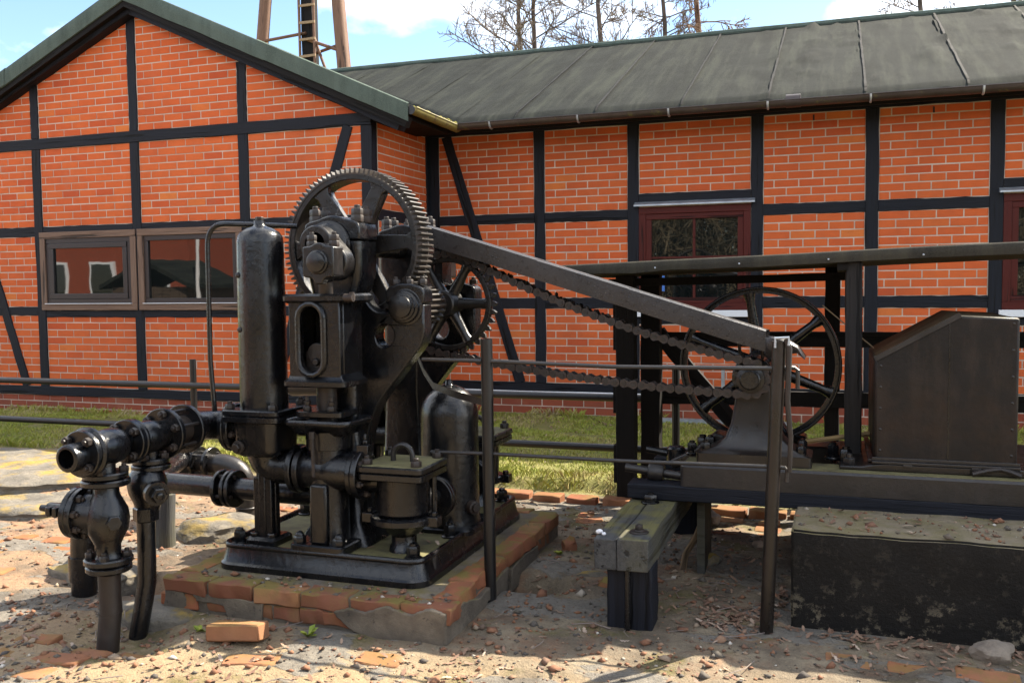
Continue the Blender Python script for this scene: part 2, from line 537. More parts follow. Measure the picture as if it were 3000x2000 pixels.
def empty(name, loc, label, cat, group=None):
    o = bpy.data.objects.new(name, None)
    o.empty_display_size = 0.2
    o.location = loc
    COL.objects.link(o)
    o['label'] = label
    o['category'] = cat
    if group:
        o['group'] = group
    ORG[o] = Vector(loc)
    return o


class MB:
    def __init__(s):
        s.v = []; s.f = []; s.g = []; s.rnd = []

    def add(s, vs, fs, g=None, rnd=None):
        b = len(s.v)
        s.v += [tuple(x) for x in vs]
        s.f += [tuple(i + b for i in f) for f in fs]
        s.g += [tuple(x) for x in (g if g is not None else vs)]
        s.rnd += [0.0 if rnd is None else rnd] * len(vs)
        return s

    def box(s, x0, x1, y0, y1, z0, z1, rnd=None):
        vs = [(x, y, z) for x in (x0, x1) for y in (y0, y1) for z in (z0, z1)]
        return s.add(vs, [(0, 1, 3, 2), (4, 6, 7, 5), (0, 4, 5, 1), (2, 3, 7, 6), (0, 2, 6, 4), (1, 5, 7, 3)], rnd=rnd)

    def obox(s, c, ax, ay, az, rnd=None):
        """box from centre and three half vectors"""
        c = Vector(c)
        vs = [c + ax * i + ay * j + az * k for i in (-1, 1) for j in (-1, 1) for k in (-1, 1)]
        g = [(i * ax.length, j * ay.length, k * az.length) for i in (-1, 1) for j in (-1, 1) for k in (-1, 1)]
        return s.add(vs, [(0, 1, 3, 2), (4, 6, 7, 5), (0, 4, 5, 1), (2, 3, 7, 6), (0, 2, 6, 4), (1, 5, 7, 3)], g=g, rnd=rnd)

    def beam(s, p0, p1, w, d, wdir=None, seg=8, jit=0.003):
        """timber: w across wdir, d across the other way; slightly uneven"""
        p0, p1 = Vector(p0), Vector(p1)
        a = (p1 - p0); L = a.length; a.normalize()
        if wdir is None:
            wdir = Vector((0, 0, 1)) if abs(a.z) < 0.8 else Vector((1, 0, 0))
        u = (Vector(wdir) - a * a.dot(Vector(wdir))).normalized()
        v = a.cross(u)
        vs = []; g = []; o = random.uniform(0, 40)
        for i in range(seg + 1):
            t = i / seg
            for (su, sv) in ((-1, -1), (1, -1), (1, 1), (-1, 1)):
                ju = random.uniform(-jit, jit); jv = random.uniform(-jit, jit) * 0.5
                vs.append(p0 + a * (L * t) + u * (su * w / 2 + ju) + v * (sv * d / 2 + jv))
                g.append((L * t + o, su * w / 2 + o, sv * d / 2))
        fs = [(3, 2, 1, 0), tuple(seg * 4 + k for k in (0, 1, 2, 3))]
        for i in range(seg):
            for k in range(4):
                b = i * 4
                fs.append((b + k, b + (k + 1) % 4, b + 4 + (k + 1) % 4, b + 4 + k))
        return s.add(vs, fs, g=g)

    def lathe(s, o, axis, prof, n=28, cap=True, squash=None):
        """prof: list of (t along axis, radius)"""
        o = Vector(o); a = Vector(axis).normalized(); u, v = perp(a)
        vs = []; fs = []
        for (t, r) in prof:
            for i in range(n):
                th = 2 * math.pi * i / n
                vs.append(o + a * t + (u * math.cos(th) + v * math.sin(th)) * r)
        for j in range(len(prof) - 1):
            for i in range(n):
                k = (i + 1) % n
                fs.append((j * n + i, j * n + k, (j + 1) * n + k, (j + 1) * n + i))
        if cap:
            if prof[0][1] > 1e-6:
                fs.append(tuple(reversed(range(n))))
            if prof[-1][1] > 1e-6:
                fs.append(tuple((len(prof) - 1) * n + i for i in range(n)))
        return s.add(vs, fs)

    def cyl(s, p0, p1, r0, r1=None, n=24, cap=True):
        p0, p1 = Vector(p0), Vector(p1)
        return s.lathe(p0, p1 - p0, [(0, r0), ((p1 - p0).length, r0 if r1 is None else r1)], n, cap)

    def disc(s, c, axis, r, t, n=32, ch=0.004):
        """flange disc with eased edges, centred on c"""
        return s.lathe(Vector(c) - Vector(axis).normalized() * t / 2, axis,
                       [(0, r - ch), (ch, r), (t - ch, r), (t, r - ch)], n)

    def ball(s, c, r, axis=(0, 0, 1), sq=1.0, n=24, m=14):
        prof = [(-r * sq * math.cos(math.pi * i / m), max(1e-5, r * math.sin(math.pi * i / m))) for i in range(m + 1)]
        return s.lathe(c, axis, prof, n, False)

    def tube(s, pts, r, n=12, cap=True):
        pts = [Vector(q) for q in pts]
        rs = r if isinstance(r, (list, tuple)) else [r] * len(pts)
        vs = []; fs = []
        t = (pts[1] - pts[0]).normalized()
        u, w = perp(t)
        for i, q in enumerate(pts):
            if i == 0:
                tt = pts[1] - pts[0]
            elif i == len(pts) - 1:
                tt = pts[-1] - pts[-2]
            else:
                tt = pts[i + 1] - pts[i - 1]
            tt.normalize()
            u = (u - tt * u.dot(tt)).normalized()
            w = tt.cross(u)
            for k in range(n):
                th = 2 * math.pi * k / n
                vs.append(q + (u * math.cos(th) + w * math.sin(th)) * rs[i])
        for i in range(len(pts) - 1):
            for k in range(n):
                k2 = (k + 1) % n
                fs.append((i * n + k, i * n + k2, (i + 1) * n + k2, (i + 1) * n + k))
        if cap:
            fs.append(tuple(reversed(range(n))))
            fs.append(tuple((len(pts) - 1) * n + k for k in range(n)))
        L = 0; g = []
        for i in range(len(pts)):
            if i:
                L += (pts[i] - pts[i - 1]).length
            for k in range(n):
                g.append((L, rs[i] * math.cos(6.283 * k / n), rs[i] * math.sin(6.283 * k / n)))
        return s.add(vs, fs, g=g)

    def prism(s, poly, y0, y1, holes=(), plane='XZ'):
        """extrude a polygon given in (x,z) along y (or (x,y) along z with plane 'XY', (y,z) along x with 'YZ')"""
        loops = [[Vector((a, b, 0)) for a, b in poly]] + [[Vector((a, b, 0)) for a, b in h] for h in holes]
        tris = tessellate_polygon(loops) if holes else [list(range(len(poly)))]
        flat = [q for lp in loops for q in lp]
        N = len(flat)
        if plane == 'XZ':
            f3 = lambda q, d: (q.x, d, q.y)
        elif plane == 'XY':
            f3 = lambda q, d: (q.x, q.y, d)
        else:
            f3 = lambda q, d: (d, q.x, q.y)
        vs = [f3(q, y0) for q in flat] + [f3(q, y1) for q in flat]
        fs = []
        for t in tris:
            fs.append(tuple(t)); fs.append(tuple(N + i for i in reversed(t)))
        b = 0
        for lp in loops:
            n = len(lp)
            for i in range(n):
                k = (i + 1) % n
                fs.append((b + i, b + k, N + b + k, N + b + i))
            b += n
        return s.add(vs, fs)

    def rloft(s, cx, cy, hx, hy, r, secs, n=6, cap=True):
        """stack of rounded rectangles: secs = (z, inset)"""
        vs = []; fs = []
        m_ = 4 * (n + 1)
        for (z, ins) in secs:
            rr = max(0.002, r - ins) if ins > 0 else r - ins * 0.5
            for (sx, sy, a0) in ((1, 1, 0), (-1, 1, 90), (-1, -1, 180), (1, -1, 270)):
                ox = cx + sx * (hx - ins - rr); oy = cy + sy * (hy - ins - rr)
                for i in range(n + 1):
                    th = R(a0 + 90 * i / n)
                    vs.append((ox + rr * math.cos(th), oy + rr * math.sin(th), z))
        for j in range(len(secs) - 1):
            for i in range(m_):
                k = (i + 1) % m_
                fs.append((j * m_ + i, j * m_ + k, (j + 1) * m_ + k, (j + 1) * m_ + i))
        if cap:
            fs.append(tuple(reversed(range(m_))))
            fs.append(tuple((len(secs) - 1) * m_ + i for i in range(m_)))
        return s.add(vs, fs)

    def hexnut(s, c, axis, r, h, stud=0.0, sr=None):
        c = Vector(c); a = Vector(axis).normalized()
        s.lathe(c, a, [(0, r * 0.94), (h * 0.12, r), (h * 0.85, r), (h, r * 0.86)], 6)
        if stud:
            s.lathe(c + a * h, a, [(0, sr or r * 0.5), (stud * 0.85, sr or r * 0.5), (stud, (sr or r * 0.5) * 0.8)], 10)
        return s

    def mirror_y(s, ym):
        s.v = [(x, 2 * ym - y, z) for x, y, z in s.v]
        s.f = [tuple(reversed(f)) for f in s.f]
        return s

    def build(s, name, mat, parent=None, bevel=0.0, smooth=35, kind=None, label=None, cat=None, group=None, bseg=2, origin=None, fixn=True):
        org = Vector((0, 0, 0))
        if parent is not None:
            org = ORG[parent]
        elif origin is not None:
            org = Vector(origin)
        me = bpy.data.meshes.new(name)
        me.from_pydata([(x - org.x, y - org.y, z - org.z) for x, y, z in s.v], [], s.f)
        if len(s.g) == len(s.v):
            at = me.attributes.new('grain', 'FLOAT_VECTOR', 'POINT')
            at.data.foreach_set('vector', np.array(s.g, dtype=np.float32).ravel())
        if any(s.rnd):
            at = me.attributes.new('rnd', 'FLOAT', 'POINT')
            at.data.foreach_set('value', np.array(s.rnd, dtype=np.float32))
        if fixn and len(s.f) < 60000:
            bm = bmesh.new(); bm.from_mesh(me)
            bmesh.ops.recalc_face_normals(bm, faces=bm.faces)
            bm.to_mesh(me); bm.free()
        me.materials.append(MATS[mat])
        if smooth:
            me.shade_smooth()
            me.set_sharp_from_angle(angle=R(smooth))
        else:
            me.shade_flat()
        o = bpy.data.objects.new(name, me)
        COL.objects.link(o)
        if parent is not None:
            o.parent = parent
        else:
            o.location = org
        ORG[o] = org
        if bevel:
            md = o.modifiers.new('bevel', 'BEVEL')
            md.width = bevel; md.segments = bseg; md.limit_method = 'ANGLE'; md.angle_limit = R(40)
            md.harden_normals = False
        if kind:
            o['kind'] = kind
        if label:
            o['label'] = label
        if cat:
            o['category'] = cat
        if group:
            o['group'] = group
        return o


def inst(name, me, parent, loc, rot=(0, 0, 0), scale=(1, 1, 1)):
    """one more object with shared mesh data; loc in world space"""
    o = bpy.data.objects.new(name, me)
    COL.objects.link(o)
    o.parent = parent
    o.location = Vector(loc) - ORG[parent]
    o.rotation_euler = rot
    o.scale = scale
    ORG[o] = Vector(loc)
    return o


def arc(cx, cz, r, a0, a1, n):
    return [(cx + r * math.cos(R(a0 + (a1 - a0) * i / n)), cz + r * math.sin(R(a0 + (a1 - a0) * i / n))) for i in range(n + 1)]


def bez(p0, p1, p2, n=10):
    p0, p1, p2 = Vector(p0), Vector(p1), Vector(p2)
    return [(p0 * (1 - t) ** 2 + p1 * 2 * t * (1 - t) + p2 * t * t) for t in [i / n for i in range(n + 1)]]

# ================================================================== ground
def fbm(x, y, s, o=4):
    return noise.fractal(Vector((x * s, y * s, 3.7)), 1.0, 2.0, o)


def sstep(a, b, x):
    t = min(1, max(0, (x - a) / (b - a)))
    return t * t * (3 - 2 * t)


HOLES = [(-1.41, 4.36, 0.19, 0.20), (-3.3, 3.75, 0.22, 0.10), (-2.95, 3.2, 0.35, 0.06)]
FLAT = [(-2.98, -1.52, 3.5, 5.3), (-0.2, 2.7, 4.1, 5.8), (-1.0, -0.7, 3.8, 4.6)]


def ground_h(x, y):
    if y > 25 or y < -12 or abs(x) > 30:
        return 0.0
    h = 0.016 * fbm(x, y, 0.8) + 0.010 * fbm(x, y, 3.5) + 0.006 * fbm(x + 9, y, 11, 3)
    if y > 5.5:
        k = sstep(6.36, 6.5, y + 0.12 * fbm(x, y, 2.2))
        h += 0.075 * k * (1 - sstep(8.0, 10.0, y))
        h = h * (1 - 0.6 * sstep(8.0, 9.0, y))
    # broken slab bank on the left
    k = sstep(-4.2, -4.9, x + 0.25 * fbm(x, y, 1.5)) * sstep(4.7, 5.1, y + 0.2 * fbm(x, y, 2.0)) * (1 - sstep(5.9, 6.4, y))
    h += 0.06 * k
    for (hx, hy, rr, d) in HOLES:
        q = math.hypot(x - hx, (y - hy) * 1.3) / rr
        if q < 1.4:
            h -= d * (1 - sstep(0.45, 1.15, q + 0.15 * fbm(x, y, 5)))
    for (x0, x1, y0, y1) in FLAT:
        if x0 < x < x1 and y0 < y < y1:
            h = min(h, 0.0)
    if y > 8.7 and (x < -4.5 or y > 10.2):
        h = min(h, 0.02)
    return h


xs = np.unique(np.concatenate([[-600, -250, -100, -50, -30, -20, -15], np.arange(-11, -4.6, 0.075), np.arange(-4.6, 1.9, 0.034), np.arange(1.9, 4, 0.12),
                               [5, 7, 10, 16, 30, 60, 120, 300, 600]]).round(4))
ys = np.unique(np.concatenate([[-500, -200, -80, -40, -20, -10, -5, -2, -0.5, 0.5], np.arange(1.4, 6.9, 0.034), np.arange(6.9, 10.6, 0.10),
                               [12, 16, 24, 40, 80, 160, 320, 600, 900]]).round(4))
gv = np.array([(x, y, ground_h(float(x), float(y))) for y in ys for x in xs], dtype=np.float32)
nx = len(xs)
jj, ii = np.meshgrid(np.arange(len(ys) - 1), np.arange(nx - 1), indexing='ij')
b0 = (jj * nx + ii).ravel()
gf = np.stack([b0, b0 + 1, b0 + nx + 1, b0 + nx], 1)
me = bpy.data.meshes.new('ground')
me.from_pydata(gv.tolist(), [], gf.tolist())
me.shade_smooth()
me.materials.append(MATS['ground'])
ground = bpy.data.objects.new('ground', me)
COL.objects.link(ground)
ground['kind'] = 'structure'


# ================================================================== building
YL, YR, XC = 8.80, 10.25, -4.585
B = empty('half_timbered_building', (-3.0, 10.25, 0), 'half-timbered orange brick workshop with black beams and green felt roof', 'building')
walls = {}
mb = MB()
gx = lambda x: 4.60 - 0.43 * (abs(x + 7.56))          # soffit line of the gable
mb.prism([(-10.55, 0.0), (-4.60, 0.0), (-4.60, 3.36), (-7.56, 4.62), (-10.55, 3.34)], YL + 0.004, YL + 0.25, holes=[[(-9.03, 1.30), (-7.70, 1.30), (-7.70, 2.14), (-9.03, 2.14)], [(-7.58, 1.30), (-6.25, 1.30), (-6.25, 2.14), (-7.58, 2.14)]])
walls['L'] = mb.build('gable_wall', 'mortar', B, smooth=0)
mb = MB().box(XC - 0.25, XC - 0.004, YL + 0.13, YR + 0.004, 0, 3.42)
walls['C'] = mb.build('return_wall', 'mortar', B, smooth=0)
mb = MB().prism([(XC - 0.012, 0), (6.0, 0), (6.0, 3.40), (XC - 0.012, 3.40)], YR + 0.004, YR + 0.25, holes=[[(-2.02, 1.24), (-0.89, 1.24), (-0.89, 2.30), (-2.02, 2.30)], [(1.60, 1.24), (2.54, 1.24), (2.54, 2.30), (1.60, 2.30)]])
walls['R'] = mb.build('long_wall', 'mortar', B, smooth=0)

BR = []     # (poly [(u,z)], wall key, depth jitter, material)


def clip(poly, a, b, c):
    """keep a*u+b*z<=c"""
    out = []
    n = len(poly)
    for i in range(n):
        p, q = poly[i], poly[(i + 1) % n]
        dp, dq = a * p[0] + b * p[1] - c, a * q[0] + b * q[1] - c
        if dp <= 0:
            out.append(p)
        if dp * dq < 0:
            t = dp / (dp - dq)
            out.append((p[0] + t * (q[0] - p[0]), p[1] + t * (q[1] - p[1])))
    return out


def lay(wall, u0, u1, z0, z1, cuts=(), off=0.0, mat='brick', mod=0.25, course=0.0833):
    n = max(1, round((z1 - z0) / course))
    ch = (z1 - z0) / n
    j = 0.0125
    u0 += 0.008; u1 -= 0.008
    for k in range(n):
        za, zb = z0 + k * ch + j / 2, z0 + (k + 1) * ch - j / 2
        u = u0 + off + (-0.5 * mod if k % 2 else 0) - mod + random.uniform(-0.012, 0.012)
        row = []
        while u < u1:
            a, b = max(u0, u + j / 2), min(u1, u + mod - j / 2)
            u += mod
            if b - a > 0.004:
                row.append([a, b])
        if len(row) > 1 and row[0][1] - row[0][0] < 0.05:
            row[1][0] = row[0][0]; row.pop(0)
        if len(row) > 1 and row[-1][1] - row[-1][0] < 0.05:
            row[-2][1] = row[-1][1]; row.pop()
        row[0][0] = u0; row[-1][1] = u1
        for a, b in row:
            dz = random.uniform(-0.0012, 0.0012)
            poly = [(a, za + dz), (b, za + dz + random.uniform(-0.001, 0.001)), (b, zb + dz), (a, zb + dz)]
            for ct in cuts:
                poly = clip(poly, *ct)
                if len(poly) < 3:
                    break
            if len(poly) < 3:
                continue
            BR.append((poly, wall, random.uniform(-0.0025, 0.0025), mat))


PW = 0.062      # half post width
LP = [-10.49, -9.10, -7.64, -6.165, -4.645]
cutR = (0.455, 1.0, 4.625 + 0.455 * -7.60)      # z <= 4.625-0.455(x+7.60)
cutL = (-0.44, 1.0, 4.625 + 0.44 * 7.60)
for i in range(4):
    a, b = LP[i] + PW, LP[i + 1] - PW
    lay('L', a, b, 0.327, 1.192, off=0.03 * i)
    if i in (0, 3):
        lay('L', a, b, 1.296, 2.144, off=0.05)
    lay('L', a, b, 2.258, 3.184, off=0.07 * i)
    lay('L', a, b, 3.31, 3.31 + 0.0833 * 16, cuts=(cutR, cutL), off=0.11 * i)
lay('L', -10.55, -4.60, 0.0, 0.222, mat='plinth_brick')
CP = [YL + 0.13, YR - 0.06]
lay('C', CP[0], CP[1], 0.327, 1.192, off=0.05)
lay('C', CP[0], CP[1], 1.296, 2.20, off=0.02)
lay('C', CP[0], CP[1], 2.32, 3.25, off=0.02)
lay('C', CP[0], YR, 0.0, 0.222, mat='plinth_brick')
RP = [-4.52, -3.208, -2.117, -0.787, 0.352, 1.497, 2.64, 3.78, 4.92, 5.95]
for i in range(len(RP) - 1):
    a, b = RP[i] + PW, RP[i + 1] - PW
    if i in (2, 5):
        lay('R', a, b, 0.365, 1.04, off=0.06)
        lay('R', a, b, 2.486, 3.245, off=0.03)
    else:
        lay('R', a, b, 0.365, 1.224, off=0.11)
        lay('R', a, b, 1.343, 2.207, off=0.09 + 0.02 * i)
        lay('R', a, b, 2.32, 3.245, off=0.11)
lay('R', XC, 6.0, 0.0, 0.27, mat='plinth_brick')


def brick_pts(b):
    poly, w, dj, mt = b
    d0, d1 = dj, 0.02
    if w == 'L':
        f = lambda q, d: (q[0], YL + d, q[1])
    elif w == 'R':
        f = lambda q, d: (q[0], YR + d, q[1])
    else:
        f = lambda q, d: (XC - d, q[0], q[1])
    return [f(q, d0) for q in poly] + [f(q, d1) for q in poly]


def screen(P):
    d = Vector(P) - Vector((0, 0, 1.5))
    z = d.dot(fwd)
    if z < 0.1:
        return None
    k = 2719.62 / z
    return 1500 + k * d.dot(r2), 1000 - k * d.dot(u2)


def area_on_screen(b):
    pts = [screen(q) for q in brick_pts(b)[:len(b[0])]]
    if any(q is None or not (0 < q[0] < 3000 and 0 < q[1] < 2000) for q in pts):
        return 0
    cx = sum(q[0] for q in pts) / len(pts); cy = sum(q[1] for q in pts) / len(pts)
    if cx > 2540 and cy > 930 or 830 < cx < 1330 and 480 < cy < 1130:
        return 0
    s = 0
    for i in range(len(pts)):
        p, q = pts[i], pts[(i + 1) % len(pts)]
        s += p[0] * q[1] - q[0] * p[1]
    return abs(s) / 2


rank = sorted([i for i in range(len(BR)) if len(BR[i][0]) == 4 and BR[i][3] == 'brick' and BR[i][1] == 'R'],
              key=lambda i: -area_on_screen(BR[i]))[:300]
single = set(rank)
unit = MB().box(-0.5, 0.5, 0, 0.02, -0.5, 0.5)
ume = bpy.data.meshes.new('brick')
ume.from_pydata(unit.v, [], unit.f)
bmx = bmesh.new(); bmx.from_mesh(ume); bmesh.ops.recalc_face_normals(bmx, faces=bmx.faces); bmx.to_mesh(ume); bmx.free()
ume.materials.append(MATS['brick'])
stuff = {'brick': MB(), 'plinth_brick': MB()}
for i, b in enumerate(BR):
    poly = b[0]
    if i in single:
        us = [q[0] for q in poly]; zs = [q[1] for q in poly]
        inst('brick', ume, walls['R'], ((min(us) + max(us)) / 2, YR + b[2], (min(zs) + max(zs)) / 2),
             (0, random.uniform(-0.004, 0.004), random.uniform(-0.006, 0.006)), (max(us) - min(us), 1, max(zs) - min(zs)))
        continue
    n = len(poly)
    fs = [tuple(range(n))] + [(k, (k + 1) % n, n + (k + 1) % n, n + k) for k in range(n)]
    stuff[b[3]].add(brick_pts(b), fs, rnd=random.uniform(0.02, 1))
stuff['brick'].build('brickwork', 'brick', B, smooth=0, kind='stuff')
stuff['plinth_brick'].build('base_brickwork', 'plinth_brick', B, smooth=0, kind='stuff')


def timber(name, p0, p1, w, d, wdir=None, mat='black_timber', parent=B, seg=14, jit=0.0045):
    return MB().beam(p0, p1, w, d, wdir, seg, jit).build(name, mat, parent, smooth=25, bevel=0.004, bseg=1)


TY = 0.048      # timber centre behind wall face (depth 0.12, proud 12 mm)
# gable
for i, x in enumerate(LP):
    top = min(3.184, 9)
    timber('post', (x, YL + TY, 0.327), (x, YL + TY, 3.184), 0.125, 0.12)
    zt = 4.60 - 0.44 * abs(x + 7.60)
    if zt > 3.4:
        timber('post', (x, YL + TY, 3.31), (x, YL + TY, zt), 0.115, 0.12)
for nm, z0, z1 in (('sill_beam', 0.222, 0.327), ('rail', 2.144, 2.258), ('tie_beam', 3.184, 3.31)):
    if nm == 'rail':
        for i in range(4):
            timber(nm, (LP[i] + PW, YL + TY + 0.003, (z0 + z1) / 2), (LP[i + 1] - PW, YL + TY + 0.003, (z0 + z1) / 2), z1 - z0, 0.12)
    else:
        timber(nm, (-10.55, YL + TY - 0.003, (z0 + z1) / 2), (-4.583, YL + TY - 0.003, (z0 + z1) / 2), z1 - z0, 0.126, seg=24)
for i in range(4):
    z0, z1 = (1.192, 1.296) if i in (0, 3) else (1.17, 1.252)
    timber('rail', (LP[i] + PW, YL + TY + 0.003, (z0 + z1) / 2), (LP[i + 1] - PW, YL + TY + 0.003, (z0 + z1) / 2), z1 - z0, 0.12)
timber('brace', (-4.86, YL + TY - 0.006, 3.19), (-5.86, YL + TY - 0.006, 0.33), 0.12, 0.12, (1, 0, 0), seg=16)
timber('brace', (-10.33, YL + TY - 0.006, 3.19), (-9.38, YL + TY - 0.006, 0.33), 0.12, 0.12, (1, 0, 0), seg=16)
# rafters under the verge
timber('rafter', (-7.56, YL - 0.04, 4.665), (-4.20, YL - 0.04, 3.145), 0.13, 0.16, (0, 0, 1), seg=14)
timber('rafter', (-7.56, YL - 0.043, 4.665), (-10.95, YL - 0.043, 3.175), 0.13, 0.16, (0, 0, 1), seg=14)
# return wall
TX = XC - TY
timber('post', (TX, YL + 0.118, 0.327), (TX, YL + 0.118, 3.30), 0.125, 0.06, (0, 1, 0))
timber('post', (TX + 0.004, YR - 0.05, 0.327), (TX + 0.004, YR - 0.05, 3.30), 0.10, 0.12, (0, 1, 0))
for z0, z1 in ((0.222, 0.327), (1.192, 1.296), (2.20, 2.32), (3.25, 3.42)):
    timber('rail', (TX, YL + 0.10, (z0 + z1) / 2), (TX, YR - 0.01, (z0 + z1) / 2), z1 - z0, 0.116, (0, 0, 1))
# long wall
for x in RP:
    timber('post', (x, YR + TY, 0.365), (x, YR + TY, 3.25), 0.125, 0.12)
timber('sill_beam', (XC, YR + TY - 0.003, 0.317), (6.0, YR + TY - 0.003, 0.317), 0.096, 0.126, (0, 0, 1), seg=40)
timber('top_plate', (XC - 0.05, YR + TY - 0.003, 3.335), (6.0, YR + TY - 0.003, 3.335), 0.17, 0.16, (0, 0, 1), seg=40)
for i in range(len(RP) - 1):
    a, b = RP[i] + PW, RP[i + 1] - PW
    zz = ((1.05, 1.125), (2.369, 2.486)) if i in (2, 5) else ((1.224, 1.343), (2.207, 2.32))
    for z0, z1 in zz:
        timber('rail', (a, YR + TY + 0.003, (z0 + z1) / 2), (b, YR + TY + 0.003, (z0 + z1) / 2), z1 - z0, 0.12, (0, 0, 1))
timber('brace', (-4.36, YR + TY - 0.006, 3.25), (-3.46, YR + TY - 0.006, 0.36), 0.12, 0.12, (1, 0, 0), seg=16)


def window_frame(name, x0, x1, z0, z1, w, y, d, mat, parent=B):
    mb = MB()
    yc = y + d / 2
    mb.beam((x0, yc, z1 - w / 2), (x1, yc, z1 - w / 2), w, d, (0, 0, 1), 4, 0.001)
    mb.beam((x0, yc, z0 + w / 2), (x1, yc, z0 + w / 2), w, d, (0, 0, 1), 4, 0.001)
    mb.beam((x0 + w / 2, yc + 0.001, z0 + w), (x0 + w / 2, yc + 0.001, z1 - w), w, d - 0.002, (1, 0, 0), 4, 0.001)
    mb.beam((x1 - w / 2, yc + 0.001, z0 + w), (x1 - w / 2, yc + 0.001, z1 - w), w, d - 0.002, (1, 0, 0), 4, 0.001)
    return mb.build(name, mat, parent, bevel=0.004, smooth=30)


def pane(parent, x0, x1, z0, z1, y):
    return MB().box(x0, x1, y, y + 0.006, z0, z1).build('pane', 'glass', parent, smooth=0)


# two wide windows of the gable
for (x0, x1, sash) in ((-9.08, -7.655, True), (-7.628, -6.205, False)):
    w = window_frame('window', x0, x1, 1.255, 2.19, 0.078, YL - 0.03, 0.05, 'brown_frame')
    window_frame('casing', x0 + 0.078, x1 - 0.078, 1.333, 2.112, 0.058, YL - 0.012, 0.05, 'dark_frame', w)
    if sash:
        window_frame('sash', x0 + 0.136, x1 - 0.136, 1.391, 2.054, 0.062, YL - 0.022, 0.05, 'dark_frame', w)
        pane(w, x0 + 0.19, x1 - 0.19, 1.44, 2.0, YL + 0.005)
    else:
        pane(w, x0 + 0.13, x1 - 0.13, 1.385, 2.06, YL + 0.012)
    MB().box(x0 + 0.07, x1 - 0.07, YL - 0.05, YL - 0.012, 1.33, 1.337).build('drip_edge', 'white_sheet', w, smooth=0)
# red windows of the long wall
for (a, b) in ((-2.055, -0.85), (1.56, 2.577)):
    w = window_frame('window', a, b, 1.203, 2.335, 0.075, YR - 0.015, 0.06, 'red_frame')
    window_frame('sash', a + 0.075, b - 0.075, 1.278, 2.26, 0.062, YR - 0.002, 0.05, 'red_frame', w)
    mid = (a + b) / 2
    MB().box(mid - 0.014, mid + 0.014, YR + 0.016, YR + 0.04, 1.34, 2.198).build('muntin', 'red_frame', w, smooth=0)
    MB().box(a + 0.137, b - 0.137, YR + 0.018, YR + 0.039, 1.768, 1.79).build('muntin', 'red_frame', w, smooth=0)
    for (px0, px1) in ((a + 0.13, mid - 0.005), (mid + 0.005, b - 0.13)):
        for (pz0, pz1) in ((1.33, 1.775), (1.783, 2.205)):
            pane(w, px0, px1, pz0, pz1, YR + 0.030)
    MB().box(a - 0.03, b + 0.03, YR - 0.06, YR + 0.02, 1.13, 1.2).build('window_sill', 'white_sheet', w, bevel=0.004)
    MB().prism([(YR + 0.0, 2.40), (YR - 0.075, 2.362), (YR - 0.075, 2.345), (YR + 0.0, 2.352)], a - 0.045, b + 0.045, plane='YZ').build('drip_flashing', 'galvanised', w, smooth=0)
    if a < 0:
        MB().box(a + 0.155, a + 0.225, YR + 0.022, YR + 0.027, 1.38, 1.49).build('paper_sheet', 'paper_white', w, smooth=0)
        MB().box(a + 0.20, a + 0.28, YR + 0.017, YR + 0.0215, 1.41, 1.58).build('paper_sheet', 'paper_blue', w, smooth=0)

# ------------------------------------------------------------------ roofs
EY, EZ, RY, RZ = 9.72, 3.335, 13.25, 4.90
ksl = (RZ - EZ) / (RY - EY)
seams = [-7.6, -6.75, -5.83, -4.9, -4.07, -3.36, -2.46, -1.55, -0.69, 0.22, 1.12, 2.03, 2.95, 3.87, 4.8, 6.2]
roof = MB()
roof.prism([(EY, EZ - 0.03), (RY, RZ - 0.03), (RY + 3.4, EZ - 0.03), (RY + 3.4, EZ - 0.14), (RY, RZ - 0.14), (EY, EZ - 0.12)], -4.05, 6.2, plane='YZ')
roof_o = roof.build('roof', 'dark_timber', B, smooth=0)
mb = MB()
mb.prism([(-4.04, EZ - 0.03), (-7.5, RZ - 0.06), (-7.5, RZ - 0.15), (-4.04, EZ - 0.12)], 11.5, 13.2)
mb.build('roof_deck', 'dark_timber', roof_o, smooth=0)
for k in range(len(seams) - 1):
    x0, x1 = seams[k], seams[k + 1] + 0.05
    mb = MB()
    NX, NY = 14, 44
    ph = random.uniform(0, 50)
    for i in range(NX + 1):
        x = x0 + (x1 - x0) * i / NX
        y0 = max(EY - 0.02, EY + (-4.07 - x) * 0.985)
        for j in range(NY + 1):
            y = y0 + (RY - y0) * j / NY
            t = j / NY
            wr = 0.005 * noise.noise(Vector((x * 1.3 + ph, y * 0.7, 0))) + 0.006 * noise.noise(Vector((x * 4, y * 0.8, ph)))
            wrinkle = max(0, noise.noise(Vector((x * 5.5, y * 2.2 + ph, 1.7))) - 0.30) * 0.13 * (1.0 if x > -0.9 else 0.22)
            z = EZ + ksl * (y - EY) + 0.004 + 0.006 * (i / NX) + wr * min(1, 4 * t + 0.3) + wrinkle * (0.4 + 0.6 * t)
            if j == 0:
                z -= 0.035 + 0.006 * noise.noise(Vector((x * 6, 0, 0)))
            mb.v.append((x, y, z))
    mb.g = list(mb.v); mb.rnd = [0.0] * len(mb.v)
    for i in range(NX):
        for j in range(NY):
            a = i * (NY + 1) + j
            mb.f.append((a, a + NY + 1, a + NY + 2, a + 1))
    mb.build('felt_strip', 'roof_felt', roof_o, smooth=60, fixn=False)
MB().tube([(x, RY, RZ + 0.01 + 0.006 * noise.noise(Vector((x, 0, 0)))) for x in np.arange(-7.6, 6.3, 0.3)], 0.05, 8).build('ridge_cap', 'green_felt', roof_o)
